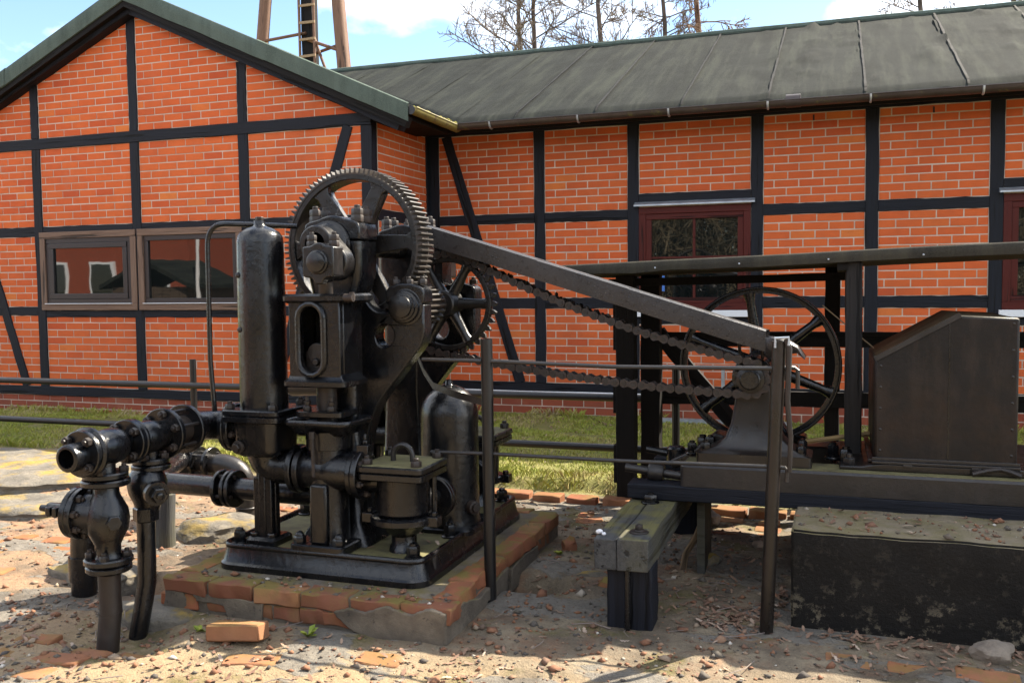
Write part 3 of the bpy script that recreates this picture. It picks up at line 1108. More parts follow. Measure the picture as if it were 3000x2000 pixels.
for xs_ in seams[5:-1]:
    mb = MB()
    for j in range(37):
        y = EY + 0.0 + (RY - EY - 0.05) * j / 36
        w = 0.011 + 0.006 * noise.noise(Vector((xs_, y * 5, 0))); o_ = 0.006 * noise.noise(Vector((xs_ + 5, y * 3, 0)))
        z = EZ + ksl * (y - EY) + 0.025 + (0.002 if j else -0.03)
        mb.v += [(xs_ + 0.048 + o_ - w, y, z), (xs_ + 0.048 + o_ + w, y, z + 0.001)]
    for j in range(36):
        mb.f.append((2 * j, 2 * j + 1, 2 * j + 3, 2 * j + 2))
    mb.g = list(mb.v); mb.rnd = [0.0] * len(mb.v)
    mb.build('bitumen_seam', 'dark_timber', roof_o, fixn=False)
# gable roof (slopes to +X and -X)
GS = 0.452
gz = lambda x: 3.325 + GS * (-4.07 - x)
AX = -7.56
AZp = gz(AX)
gr = MB()
top = [(-4.07, 8.60, gz(-4.07)), (-4.07, EY + 0.0, gz(-4.07)), (AX, RY, AZp), (AX, 8.60, AZp)]
gr.add(top + [(x, y, z - 0.10) for x, y, z in top], [(0, 1, 2, 3), (7, 6, 5, 4), (0, 4, 5, 1), (1, 5, 6, 2), (2, 6, 7, 3), (3, 7, 4, 0)])
top = [(AX, 8.60, AZp), (AX, RY, AZp), (-11.05, RY, gz(-4.07)), (-11.05, 8.60, gz(-4.07))]
gr.add(top + [(x, y, z - 0.10) for x, y, z in top], [(0, 1, 2, 3), (7, 6, 5, 4), (0, 4, 5, 1), (1, 5, 6, 2), (2, 6, 7, 3), (3, 7, 4, 0)])
gro = gr.build('gable_roof', 'roof_felt', B, smooth=0)
for sgn in (1, -1):
    # verge felt hanging over the edge board
    n = 30
    for (a, b, lap) in ((0, 0.52, 0.0), (0.50, 1.0, 0.006)):
        mb = MB()
        for i in range(n + 1):
            t = a + (b - a) * i / n
            x = AX + sgn * t * 3.50
            z = AZp - GS * t * 3.50
            w = 0.010 * noise.noise(Vector((t * 9, sgn, 0)))
            for (yy, dz) in ((8.85, 0.012), (8.605, 0.012), (8.592 - lap, 0.0), (8.588 - lap + w, -0.09), (8.592 - lap + w, -0.178 + w), (8.61, -0.180 + w)):
                mb.v.append((x, yy, z + dz + lap))
        mb.g = list(mb.v); mb.rnd = [0.0] * len(mb.v)
        for i in range(n):
            for k in range(5):
                q = i * 6 + k
                mb.f.append((q, q + 6, q + 7, q + 1))
        mb.build('verge_felt', 'green_felt', gro, smooth=50)
    MB().beam((AX, 8.66, AZp - 0.185), (AX + sgn * 3.47, 8.66, AZp - 0.185 - GS * 3.47), 0.11, 0.10, (0, 0, 1), 10, 0.002).build('barge_board', 'dark_timber', gro, smooth=25)
    MB().add([(AX, 8.62, AZp - 0.17), (AX + sgn * 3.46, 8.62, AZp - 0.17 - GS * 3.46), (AX + sgn * 3.46, 8.80, AZp - 0.17 - GS * 3.46), (AX, 8.80, AZp - 0.17)], [(0, 1, 2, 3)]).build('soffit', 'dark_timber', gro, smooth=0)
# eaves board + soffit of the long wing
MB().box(-4.0, 6.15, 9.76, 9.785, 3.20, 3.325).build('eaves_board', 'dark_timber', roof_o, smooth=0)
MB().box(-4.02, 6.15, 9.79, YR, 3.30, 3.32).build('soffit', 'dark_timber', roof_o, smooth=0)
MB().box(XC, -4.14, 8.81, 9.9, 3.22, 3.24).build('soffit', 'dark_timber', gro, smooth=0)
MB().box(-4.14, -4.11, 8.62, 9.72, 3.19, 3.30).build('eaves_board', 'dark_timber', gro, smooth=0)


def gutter(p0, p1, r, mat, n=12, seg=24, wob=0.0):
    p0, p1 = Vector(p0), Vector(p1)
    a = (p1 - p0).normalized(); side = a.cross(Vector((0, 0, 1))).normalized()
    mb = MB()
    for i in range(seg + 1):
        q = p0.lerp(p1, i / seg) + Vector((0, 0, wob * noise.noise(Vector((i * 0.4, 0, 1)))))
        for rr in (r, r - 0.004):
            for k in range(n + 1):
                th = math.pi * k / n
                mb.v.append(tuple(q + side * (rr * math.cos(th)) - Vector((0, 0, 1)) * (rr * math.sin(th))))
    m1 = n + 1
    for i in range(seg):
        for k in range(n):
            o0 = i * 2 * m1 + k; o1 = (i + 1) * 2 * m1 + k
            mb.f.append((o0, o0 + 1, o1 + 1, o1))
            mb.f.append((o0 + m1, o1 + m1, o1 + m1 + 1, o0 + m1 + 1))
        for k in (0, n):
            o0 = i * 2 * m1 + k; o1 = (i + 1) * 2 * m1 + k
            mb.f.append((o0, o1, o1 + m1, o0 + m1))
    for e in (0, seg):
        mb.f.append(tuple(e * 2 * m1 + k for k in range(m1)))
    mb.g = list(mb.v); mb.rnd = [0.0] * len(mb.v)
    # rolled front bead
    mb.tube([p0 + side * r, p1 + side * r], 0.008, 6)
    return mb.build('gutter', mat, B, smooth=50)


gut = gutter((-4.0, 9.655, 3.275), (6.1, 9.655, 3.275), 0.062, 'gutter_paint', wob=0.004)
gut2 = gutter((-4.035, 8.60, 3.285), (-4.0, 9.72, 3.262), 0.06, 'mossy_gutter', seg=10, wob=0.012)
MB().disc((-4.035, 8.598, 3.262), (0, 1, 0), 0.045, 0.006, 16, 0.001).build('end_cap', 'brown_steel', gut2)
mb = MB()
for i in range(60):
    t = random.random()
    c = (-4.035 + 0.035 * t + random.uniform(-0.045, 0.02), 8.7 + 0.98 * t, 3.275 + random.uniform(0, 0.03))
    mb.ball(c, random.uniform(0.012, 0.035), (random.random(), random.random(), 1), 0.6, 6, 4)
mb.build('gutter_moss', 'moss', gut2)
for x in (-3.57, -2.58, -1.62, -0.64, 0.31, 1.28, 2.25, 3.2):
    MB().tube([(x, 9.655 - 0.066 * math.cos(th), 3.275 - 0.066 * math.sin(th)) for th in [math.pi * k / 10 for k in range(11)]], 0.011, 6).build('bracket', 'galvanised', gut)
for x in (-0.42, 2.6):
    MB().tube([(x - 0.05, 9.655, 3.271), (x + 0.09, 9.655, 3.271)], 0.0645, 20).build('sleeve', 'gutter_paint', gut)
# white cable clipped along the sill of the long wall
pts = [(x, YR - 0.03, 0.262 + 0.012 * noise.noise(Vector((x * 0.7, 2, 0))) - 0.012 * (x + 4) / 5) for x in np.arange(-4.3, 1.9, 0.2)]
MB().tube(pts, 0.011, 6).build('cable', 'white_sheet', B)
# little slit ventilators in the top course
for x in (-0.22, 0.92):
    MB().box(x - 0.008, x + 0.008, YR - 0.0045, YR + 0.001, 3.165, 3.225).build('vent_slit', 'dark_frame', B, smooth=0)

# ================================================================== mast and trees behind
M0 = empty('timber_mast', (-11.0, 18, 0), 'tall timber tripod mast with a ladder on its dark central pole behind roof', 'mast')
ap = Vector((-10.95, 18.2, 17.0))


def leg_to(P):
    P = Vector(P); d = (P - ap); t = (0 - ap.z) / d.z
    return ap + d * t


for (q) in ((-12.0, 18.0, 7.2), (-10.06, 18.0, 6.75), (-10.9, 19.6, 7.0)):
    MB().tube([leg_to(q), ap], [0.16, 0.10], 12).build('leg', 'mast_wood', M0, smooth=50)
MB().beam((-10.83, 18.1, 0), (-10.95, 18.1, 16), 0.26, 0.26, (1, 0, 0), 30, 0.02).build('central_pole', 'dark_timber', M0, smooth=30)
for sx in (-0.16, 0.20):
    MB().tube([(-10.82 + sx, 17.88, 0), (-10.90 + sx, 17.9, 15)], 0.03, 8).build('ladder_rail', 'mast_wood', M0)
for z in np.arange(5.4, 9.0, 0.36):
    MB().beam((-11.0, 17.86, z), (-10.62, 17.86, z + random.uniform(-0.02, 0.02)), 0.05, 0.03, (0, 0, 1), 2, 0.002).build('ladder_rung', 'weathered_wood', M0)
for (a, b) in (((-12.1, 17.95, 6.92), (-10.9, 17.95, 7.0)), ((-10.85, 17.92, 6.85), (-9.95, 17.92, 6.50)), ((-10.9, 18.2, 6.6), (-9.93, 17.98, 6.72)),
               ((-10.75, 18.05, 6.9), (-10.35, 18.0, 5.9)), ((-9.98, 17.95, 6.55), (-10.25, 17.95, 5.8))):
    MB().cyl(a, b, 0.035, n=8).build('brace', 'mast_wood', M0)


def tree(x, y, H, spread, label, seed, zlow=3.0, droop=0.0, double=False, twigmat='twig', dens=1.0, name='bare_tree', lean=0.0):
    rd = random.Random(seed)
    T = empty(name, (x, y, 0), label, 'tree', 'bare trees behind the roof')
    tr = MB(); tw = MB()

    def limb(p, d, L, r, depth):
        n = 5 if depth < 2 else 3
        pts = [Vector(p)]; rs = [r]
        d = Vector(d).normalized()
        for i in range(n):
            d = (d + Vector((rd.uniform(-1, 1), rd.uniform(-1, 1), rd.uniform(-0.5, 0.9) - droop * (0.9 if depth else 0.5))) * (0.16 if depth < 2 else 0.28)).normalized()
            pts.append(pts[-1] + d * (L / n)); rs.append(r * (1 - 0.6 * (i + 1) / n) + 0.002)
        (tr if depth < 2 else tw).tube(pts, rs, 5 if depth < 2 else 3, cap=False)
        if depth >= 3:
            return
        m = (9, 11, 8)[depth] if depth else 9
        m = max(2, int(m * dens))
        for k in range(m):
            t = rd.uniform(0.18, 1.0)
            i = min(n - 1, int(t * n)); q = pts[i].lerp(pts[i + 1], t * n - i)
            ax = (pts[i + 1] - pts[i]).normalized()
            u, w = perp(ax); th = rd.uniform(0, 6.283)
            dd = ax * rd.uniform(0.35, 0.8) + (u * math.cos(th) + w * math.sin(th)) * rd.uniform(0.6, 1.0)
            dd.z += 0.25 - droop
            limb(q, dd, L * rd.uniform(0.28, 0.5) * (1.15 - 0.5 * t), max(0.013 if depth == 1 else 0.0085, rs[i] * 0.5), depth + 1)

    trunks = [(0, 0)] if not double else [(0, 0), (0.42, 0.1)]
    for (ox, oy) in trunks:
        pts = []; rs = []
        nseg = 14
        for i in range(nseg + 1):
            t = i / nseg
            pts.append(Vector((x + ox + lean * t * H + 0.10 * math.sin(i * 0.9 + seed), y + oy + 0.1 * math.cos(i * 0.7 + seed), H * t)))
            rs.append((0.15 if not double else 0.125) * (1 - 0.92 * t) + 0.01)
        tr.tube(pts, rs, 8, cap=False)
        nb = int(40 * dens)
        for k in range(nb):
            z = zlow + (H * 0.97 - zlow) * (k + rd.random()) / nb
            t = z / H
            i = min(nseg - 1, int(t * nseg)); q = pts[i].lerp(pts[i + 1], t * nseg - i)
            th = rd.uniform(0, 6.283)
            L = spread * (1.0 - 0.75 * max(0, (t - 0.45) / 0.55)) * rd.uniform(0.6, 1.1)
            limb(q, (math.cos(th), math.sin(th), 0.45 - 0.8 * droop), L, 0.042 * (1.15 - t), 1)
    tr.build('trunk', 'bark' if twigmat == 'twig' else 'mast_wood', T, smooth=60, fixn=False)
    tw.build('crown', twigmat, T, smooth=0, fixn=False)
    return T


tree(-8.6, 26, 14.5, 3.0, 'leafless twin-trunk tree with spreading limbs behind roof, beside the mast', 3, double=True)
tree(-6.25, 26, 13.0, 2.6, 'leafless slender single-trunk tree with fine twigs behind roof ridge', 8, dens=0.95)
tree(-4.75, 27, 12.5, 2.1, 'leafless tree with short twiggy limbs next to the drooping conifer', 12, dens=0.9)
tree(-3.7, 27, 15.0, 2.3, 'brown larch with drooping needle-bare twigs behind roof ridge', 21, droop=0.55, twigmat='larch_twig', dens=1.1, name='larch_tree')
tree(2.0, 27, 12.0, 2.2, 'leafless tree with upright twigs above the roof end farthest from mast', 31, dens=0.9)
tree(3.9, 27.5, 13.0, 2.4, 'leafless tree with thick forked limbs above the wrinkled roof felt', 37, dens=0.9, lean=0.04)

# ================================================================== plinth under the pump
PL = empty('brick_plinth', (-2.25, 3.5, 0), 'low worn brick plinth with broken grey render under the black pump', 'plinth')
PX0, PX1, PY0, PY1, PZ = -2.965, -1.535, 3.50, 5.28, 0.150
core = MB()
NXc, NYc = 24, 30
core.box(PX0 + 0.014, PX1 - 0.014, PY0 + 0.014, PY1 - 0.014, -0.12, PZ - 0.006)
core.build('core', 'concrete', PL, smooth=0, bevel=0.012)


def rough_brick(lx, ly, lz, seed, amp=0.005, sub=3):
    """a worn brick, centred on the origin"""
    bm = bmesh.new()
    bmesh.ops.create_cube(bm, size=1.0)
    bmesh.ops.scale(bm, vec=(lx, ly, lz), verts=bm.verts)
    bmesh.ops.bevel(bm, geom=list(bm.edges), offset=min(lx, ly, lz) * 0.09, segments=1, affect='EDGES')
    bmesh.ops.subdivide_edges(bm, edges=[e for e in bm.edges if e.calc_length() > lx * 0.35], cuts=sub, use_grid_fill=True)
    for v in bm.verts:
        q = v.co * 18 + Vector((seed * 7.3, seed * 1.7, 0))
        v.co += Vector((noise.noise(q), noise.noise(q + Vector((9, 0, 0))), noise.noise(q + Vector((0, 9, 0))))) * amp
    me = bpy.data.meshes.new('brick')
    bm.to_mesh(me); bm.free()
    me.materials.append(MATS['old_brick'])
    me.shade_smooth(); me.set_sharp_from_angle(angle=R(40))
    return me


BRV = [rough_brick(0.235, 0.118, 0.068, k, 0.011) for k in range(7)]
# top course along the edges
x = PX0 + 0.12
k = 0
while x < PX1 - 0.05:
    inst('brick', BRV[k % 7], PL, (x, PY0 + 0.058 + random.uniform(-0.006, 0.006), PZ - 0.034 + random.uniform(-0.003, 0.003)), (random.uniform(-0.03, 0.03), random.uniform(-0.02, 0.02), random.uniform(-0.03, 0.03)))
    x += 0.243 + random.uniform(-0.02, 0.012); k += 1
for (xe, s) in ((PX1 - 0.058, 1), (PX0 + 0.058, -1)):
    y = PY0 + 0.245; k = 0
    while y < PY1 - 0.1:
        inst('brick', BRV[(k + 2) % 7], PL, (xe + random.uniform(-0.012, 0.014) * (1 if s > 0 else 0), y, PZ - 0.034 + random.uniform(-0.003, 0.004)), (random.uniform(-0.02, 0.02), random.uniform(-0.03, 0.03), math.pi / 2 + random.uniform(-0.04, 0.04)))
        y += 0.24 + random.uniform(-0.04, 0.02); k += 1
for x in np.arange(PX0 + 0.15, PX1 - 0.05, 0.25):
    inst('brick', BRV[int(x * 7) % 5], PL, (x, PY1 - 0.058, PZ - 0.034), (0, 0, random.uniform(-0.03, 0.03)))
# second course, seen where the render has fallen off
for x in (-2.88, -2.63, -2.44, -2.30, -2.17, -2.05, -1.93):
    inst('brick', BRV[int(-x * 10) % 5], PL, (x, PY0 + 0.066 + random.uniform(-0.004, 0.006), 0.045), (0, random.uniform(-0.03, 0.03), random.uniform(-0.05, 0.05)), (0.56 if x > -2.5 else 0.9, 1, 0.95))
for y in np.arange(PY0 + 0.2, PY1 - 0.1, 0.25):
    inst('brick', BRV[int(y * 9) % 5], PL, (PX1 - 0.07, y, 0.045), (0, 0, math.pi / 2 + random.uniform(-0.04, 0.04)))


def render_patch(pts, y, depth, seed, plane='front'):
    """broken piece of cement render: outline (u,z), front face uneven"""
    us = [q[0] for q in pts]; zs = [q[1] for q in pts]
    mb = MB()
    fine = []
    for i in range(len(pts)):
        a, b = pts[i], pts[(i + 1) % len(pts)]
        for s_ in range(6):
            t = s_ / 6
            fine.append((a[0] + (b[0] - a[0]) * t + random.uniform(-1, 1) * 0.005, a[1] + (b[1] - a[1]) * t + random.uniform(-1, 1) * 0.0025))
    if plane == 'front':
        mb.prism(fine, y, y + depth)
    else:
        mb.prism(fine, y, y + depth, plane='YZ')
    return mb.build('render_patch', 'concrete', PL, bevel=0.006)


render_patch([(-2.96, 0.095), (-2.86, 0.10), (-2.83, 0.03), (-2.90, -0.02), (-2.97, -0.02)], PY0 + 0.004, 0.05, 7)
render_patch([(-2.06, 0.085), (-1.98, 0.02), (-1.88, -0.02), (-1.70, -0.03), (-1.525, -0.03), (-1.522, 0.132), (-1.60, 0.145), (-1.68, 0.112), (-1.80, 0.138), (-1.90, 0.10), (-1.98, 0.11)], PY0 - 0.012, 0.05, 1)
render_patch([(-2.80, 0.09), (-2.62, 0.095), (-2.42, 0.08), (-2.44, -0.03), (-2.60, -0.03), (-2.63, 0.05), (-2.78, 0.055)], PY0 + 0.0, 0.05, 2)
render_patch([(3.495, -0.04), (3.9, -0.04), (4.0, 0.02), (4.25, -0.03), (4.30, 0.10), (3.9, 0.07), (3.7, 0.115), (3.495, 0.125)], PX1 - 0.03, 0.045, 3, 'side')
render_patch([(4.35, -0.05), (4.75, -0.05), (4.8, 0.07), (4.5, 0.085), (4.36, 0.07)], PX1 - 0.03, 0.04, 4, 'side')

# ================================================================== the pump
PU = empty('duplex_pump', (-2.275, 4.41, 0.15), 'black cast-iron geared pump with large toothed wheel on a brick plinth', 'pump')
YM = 4.41
CXp, CZp = -2.288, 1.702        # crankshaft
SXp, SZp = -1.962, 1.402       # pinion shaft
UX, UY = -2.28, 3.87           # front pump cylinder

mb = MB()
bx0, bx1, by0, by1 = -2.835, -1.715, 3.70, 5.12
bc = ((bx0 + bx1) / 2, (by0 + by1) / 2, (bx1 - bx0) / 2, (by1 - by0) / 2)
mb.rloft(*bc, 0.10, [(0.146, 0.0), (0.172, 0.0), (0.180, 0.008), (0.184, 0.012), (0.246, 0.026), (0.252, 0.022), (0.262, 0.022), (0.270, 0.028), (0.270, 0.040), (0.262, 0.048), (0.250, 0.052), (0.249, 0.2)], n=8)
mb.build('base_plate', 'iron', PU, smooth=40)
MB().rloft(*bc, 0.10, [(0.247, 0.056), (0.2515, 0.060)], n=8).build('base_floor', 'mossy_iron', PU)
NUT = MB().hexnut((0, 0, 0), (0, 0, 1), 0.024, 0.028, 0.014)
nutme = NUT.build('bolt', 'rusty_iron').data
bpy.data.objects.remove(bpy.data.objects['bolt'])
BOLT = MB()
BOLT.disc((0, 0, 0.006), (0, 0, 1), 0.042, 0.014, 20).lathe((0, 0, 0.012), (0, 0, 1), [(0, 0.031), (0.012, 0.031)], 20).hexnut((0, 0, 0.02), (0, 0, 1), 0.031, 0.045, 0.012, 0.018)
boltme = BOLT.build('anchor_bolt', 'iron').data
bpy.data.objects.remove(bpy.data.objects['anchor_bolt'])
for (x, y) in ((-1.81, 3.80), (-2.745, 3.80), (-1.80, 4.20), (-2.74, 5.0), (-1.81, 5.0), (-2.745, 4.4)):
    inst('anchor_bolt', boltme, PU, (x, y, 0.25), (0, 0, random.random()))


def nut(parent, x, y, z, axis=(0, 0, 1), s=1.0):
    q = Vector(axis).to_track_quat('Z', 'Y').to_euler()
    o = inst('bolt', nutme, parent, (x, y, z), q, (s, s, s))
    return o


def mk(mb, rear):
    return mb.mirror_y(YM) if rear else mb


def yy(y, rear):
    return 2 * YM - y if rear else y


for rear in (False, True):
    X = UX
    # ---- column and bearing bracket
    secs = [(0.25, -2.47, -2.10, 3.90, 4.17), (0.30, -2.46, -2.11, 3.91, 4.16), (0.36, -2.42, -2.15, 3.945, 4.14), (0.9, -2.40, -2.175, 3.945, 4.13), (1.36, -2.40, -2.175, 3.945, 4.13),
            (1.46, -2.405, -2.165, 3.945, 4.13), (1.54, -2.42, -2.135, 3.94, 4.13), (1.60, -2.425, -2.128, 3.93, 4.13), (1.715, -2.425, -2.128, 3.93, 4.13)]
    mb = MB()
    NC = 6
    for (z, x0, x1, y0, y1) in secs:
        rr = 0.035
        for (sx, sy, a0) in ((1, 1, 0), (-1, 1, 90), (-1, -1, 180), (1, -1, 270)):
            ox = (x1 - rr) if sx > 0 else (x0 + rr)
            oy = (y1 - rr) if sy > 0 else (y0 + rr)
            for i in range(NC + 1):
                th = R(a0 + 90 * i / NC)
                mb.v.append((ox + rr * math.cos(th), oy + rr * math.sin(th), z))
    M_ = 4 * (NC + 1)
    for j in range(len(secs) - 1):
        for i in range(M_):
            kx = (i + 1) % M_
            mb.f.append((j * M_ + i, j * M_ + kx, (j + 1) * M_ + kx, (j + 1) * M_ + i))
    mb.f.append(tuple(reversed(range(M_)))); mb.f.append(tuple((len(secs) - 1) * M_ + i for i in range(M_)))
    mb.g = list(mb.v); mb.rnd = [0.0] * len(mb.v)
    col = mk(mb, rear).build('column', 'iron', PU, smooth=50)
    # bearing cap (arched) with boss
    cap = [(-2.427, 1.722), (-2.126, 1.722), (-2.126, 1.775), (-2.135, 1.800), (-2.155, 1.812)] + arc(-2.277, 1.69, 0.150, 55, 125, 8)[1:-1] + [(-2.40, 1.812), (-2.42, 1.80), (-2.427, 1.775)]
    co = mk(MB().prism(cap, 3.935, 4.125), rear).build('bearing_cap', 'iron', PU, bevel=0.008)
    mk(MB().lathe((CXp, 3.93, CZp), (0, -1, 0), [(0, 0.115), (0.008, 0.112), (0.012, 0.10), (0.016, 0.098), (0.024, 0.085), (0.026, 0.062)], 36), rear).build('bearing_boss', 'gear_iron', PU)
    for (nx_, ny_) in ((-2.39, 3.985), (-2.39, 4.075), (-2.162, 3.985), (-2.162, 4.075)):
        nut(PU, nx_, yy(ny_, rear), 1.808, s=1.25)
        nut(PU, nx_, yy(ny_, rear), 1.84, s=1.2)
    mk(MB().hexnut((CXp, 4.03, 1.838), (0, 0, 1), 0.016, 0.02, 0.02), rear).build('oil_plug', 'rusty_iron', PU)
    # bracket
    outer = [(-2.28, 1.52), (-2.165, 1.52)] + [(q.x, q.y) for q in bez((-2.165, 1.50), (-2.155, 1.372), (-2.05, 1.372), 6)] + [(-2.032, 1.372), (-2.032, 1.412), (-1.843, 1.412), (-1.843, 1.31)] + \
        [(q.x, q.y) for q in bez((-1.843, 1.29), (-1.845, 1.235), (-1.875, 1.195), 5)] + [(-2.03, 1.01)] + [(q.x, q.y) for q in bez((-2.05, 0.985), (-2.15, 0.87), (-2.165, 0.70), 6)] + [(-2.28, 0.66)]
    hole = [(-2.053 + 0.05 * math.cos(t), 1.262 + 0.056 * math.sin(t)) for t in [2 * math.pi * i / 24 for i in range(24)]]
    mk(MB().prism(outer, 4.03, 4.125, holes=[hole]), rear).build('bracket', 'iron', PU, bevel=0.010)
    capp = [(-2.040, 1.416), (-1.838, 1.416), (-1.838, 1.465)] + arc(-1.873, 1.465, 0.035, 0, 80, 4)[1:] + [(-1.91, 1.512), (-1.97, 1.512)] + arc(-2.005, 1.465, 0.035, 95, 180, 4)
    mk(MB().prism(capp, 4.022, 4.13), rear).build('pinion_bearing_cap', 'iron', PU, bevel=0.008)
    mk(MB().lathe((-1.937, 4.032, SZp), (0, -1, 0), [(0, 0.090), (0.008, 0.09), (0.012, 0.080), (0.03, 0.076), (0.034, 0.066), (0.045, 0.064), (0.047, 0.054), (0.062, 0.052), (0.066, 0.045)], 32), rear).build('pinion_shaft_end', 'gear_iron', PU)
    for nx_ in (-2.01, -1.94, -1.868):
        nut(PU, nx_, yy(4.075, rear), 1.505, s=0.95)
    # ---- crank, rod
    PXc, PZc = -2.208, 1.612
    mb = MB()
    d = Vector((PXc - CXp, 0, PZc - CZp)).normalized(); sd = Vector((d.z, 0, -d.x))
    c0 = Vector((CXp, 0, CZp)); c1 = Vector((PXc, 0, PZc))
    ring = []
    for i in range(13):
        th = R(90 + 180 * i / 12); q = c0 + (d * math.cos(th) + sd * math.sin(th)) * 0.085; ring.append((q.x, q.z))
    for i in range(13):
        th = R(-90 + 180 * i / 12); q = c1 + (d * math.cos(th) + sd * math.sin(th)) * 0.085; ring.append((q.x, q.z))
    mk(mb.prism(ring, 3.80, 3.885), rear).build('crank_web', 'gear_iron', PU, bevel=0.008)
    bw, bt, bb = 0.080, 1.682, 1.548
    be = [(PXc - bw, bt), (PXc - bw, bb), (PXc - bw + 0.012, bb - 0.004)] + [(q.x, q.y) for q in bez((PXc - 0.05, bb - 0.006), (PXc - 0.024, bb - 0.006), (PXc - 0.020, bb - 0.036), 5)] + [(PXc + 0.020, bb - 0.036)] + [(q.x, q.y) for q in bez((PXc + 0.020, bb - 0.036), (PXc + 0.024, bb - 0.006), (PXc + 0.05, bb - 0.006), 5)][1:] + \
        [(PXc + bw - 0.012, bb - 0.004), (PXc + bw, bb), (PXc + bw, bt), (PXc + 0.045, bt + 0.003)] + arc(PXc, 1.650, 0.05, 50, 130, 6) + [(PXc - 0.045, bt + 0.003)]
    mk(MB().prism(be, 3.69, 3.785), rear).build('rod_big_end', 'gear_iron', PU, bevel=0.007)
    mk(MB().lathe((PXc, 3.692, PZc), (0, -1, 0), [(0, 0.056), (0.010, 0.054), (0.014, 0.048), (0.026, 0.046), (0.030, 0.040)], 32), rear).build('crank_pin', 'gear_iron', PU)
    for nx_ in (PXc - 0.058, PXc + 0.058):
        nut(PU, nx_, yy(3.74, rear), 1.682, s=1.0)
        nut(PU, nx_, yy(3.74, rear), 1.710, s=0.95)
    mk(MB().cyl((PXc, 3.755, 1.53), (-2.275, 3.87, 1.20), 0.034, 0.03, 16), rear).build('connecting_rod', 'rusty_iron', PU)
    # ---- crosshead guide
    gx0, gx1, gz0, gz1 = -2.405, -2.135, 1.06, 1.435

    def stadium(cx, cz, hw, hh, n=8):
        return [(cx + hw * math.cos(R(a)), cz + hh - hw + hw * math.sin(R(a))) for a in np.linspace(0, 180, n)] + \
               [(cx + hw * math.cos(R(a)), cz - hh + hw + hw * math.sin(R(a))) for a in np.linspace(180, 360, n)]
    win = stadium(-2.285, 1.258, 0.058, 0.155)
    mk(MB().prism([(gx0, gz0), (gx1, gz0), (gx1, gz1), (gx0, gz1)], 3.745, 3.78, holes=[win]), rear).build('guide_front', 'iron', PU, bevel=0.006)
    mb = MB().box(gx0, gx0 + 0.03, 3.78, 3.96, gz0, gz1).box(gx1 - 0.03, gx1, 3.78, 3.96, gz0, gz1).box(gx0 + 0.03, gx1 - 0.03, 3.93, 3.955, gz0, gz1)
    mk(mb, rear).build('guide_body', 'iron', PU, bevel=0.006)
    st = stadium(-2.285, 1.258, 0.068, 0.166)
    mk(MB().tube([(a, 3.742, b) for a, b in st + [st[0]]], 0.015, 10), rear).build('guide_rim', 'iron', PU)
    mk(MB().rloft(-2.27, 3.845, 0.165, 0.125, 0.03, [(1.035, 0.012), (1.042, 0.0), (1.062, 0.0), (1.075, 0.02), (1.10, 0.032)], n=4), rear).build('guide_foot', 'iron', PU)
    mk(MB().rloft(-2.25, 3.845, 0.185, 0.118, 0.03, [(1.425, 0.02), (1.437, 0.0), (1.458, 0.0), (1.468, 0.012)], n=4), rear).build('guide_ledge', 'iron', PU)
    mk(MB().cyl((-2.10, 3.735, 1.45), (-2.055, 3.735, 1.45), 0.018).cyl((-2.063, 3.735, 1.44), (-2.063, 3.735, 1.475), 0.012, n=10), rear).build('ledge_pin', 'rusty_iron', PU)
    mb = MB().box(-2.345, -2.225, 3.79, 3.92, 1.10, 1.20).cyl((-2.285, 3.785, 1.19), (-2.285, 3.92, 1.19), 0.05).cyl((-2.285, 3.77, 1.15), (-2.285, 3.80, 1.15), 0.018)
    mk(mb, rear).build('crosshead', 'chain_iron', PU, bevel=0.006)
    # ---- gland, tray, cylinder
    mk(MB().cyl((X, UY, 0.86), (X, UY, 1.10), 0.046), rear).build('piston_rod', 'rusty_iron', PU)
    mk(MB().rloft(X, UY, 0.125, 0.105, 0.035, [(0.890, 0.004), (0.894, 0.0), (0.914, 0.0), (0.918, 0.004)], n=5), rear).build('gland_plate', 'iron', PU)
    for nx_ in (-2.345, -2.215):
        mk(MB().cyl((nx_ , UY - 0.075, 0.88), (nx_, UY - 0.075, 0.985), 0.010, n=10).hexnut((nx_, UY - 0.075, 0.918), (0, 0, 1), 0.020, 0.024).hexnut((nx_, UY - 0.075, 0.948), (0, 0, 1), 0.018, 0.018), rear).build('gland_stud', 'rusty_iron', PU)
    mk(MB().rloft(X, UY + 0.01, 0.175, 0.145, 0.05, [(0.800, 0.062), (0.815, 0.045), (0.850, 0.008), (0.858, 0.0), (0.872, 0.0), (0.878, 0.006), (0.874, 0.014), (0.850, 0.022), (0.846, 0.07)], n=6), rear).build('drip_tray', 'iron', PU, smooth=50)
    mk(MB().lathe((X, UY, 0), (0, 0, 1), [(0.29, 0.100), (0.31, 0.095), (0.56, 0.093), (0.60, 0.098), (0.655, 0.094), (0.70, 0.088), (0.73, 0.088), (0.735, 0.104), (0.80, 0.107), (0.82, 0.112)], 36), rear).build('cylinder', 'iron', PU, smooth=50)
    mk(MB().box(X - 0.045, X + 0.045, UY - 0.112, UY - 0.06, 0.29, 0.575), rear).build('cylinder_rib', 'iron', PU, bevel=0.012)
    mk(MB().cyl((X - 0.002, UY - 0.143, 0.80), (X - 0.002, UY - 0.137, 0.62), 0.008, n=8).cyl((X - 0.002, UY - 0.143, 0.798), (X - 0.002, UY - 0.143, 0.83), 0.014, n=10), rear).build('drain_pipe', 'rusty_iron', PU)
    zb = 0.625
    mk(MB().lathe((-2.42, UY, zb), (1, 0, 0), [(0, 0.082), (0.03, 0.092), (0.14, 0.102), (0.25, 0.095), (0.30, 0.09)], 32), rear).build('valve_body', 'iron', PU, smooth=50)
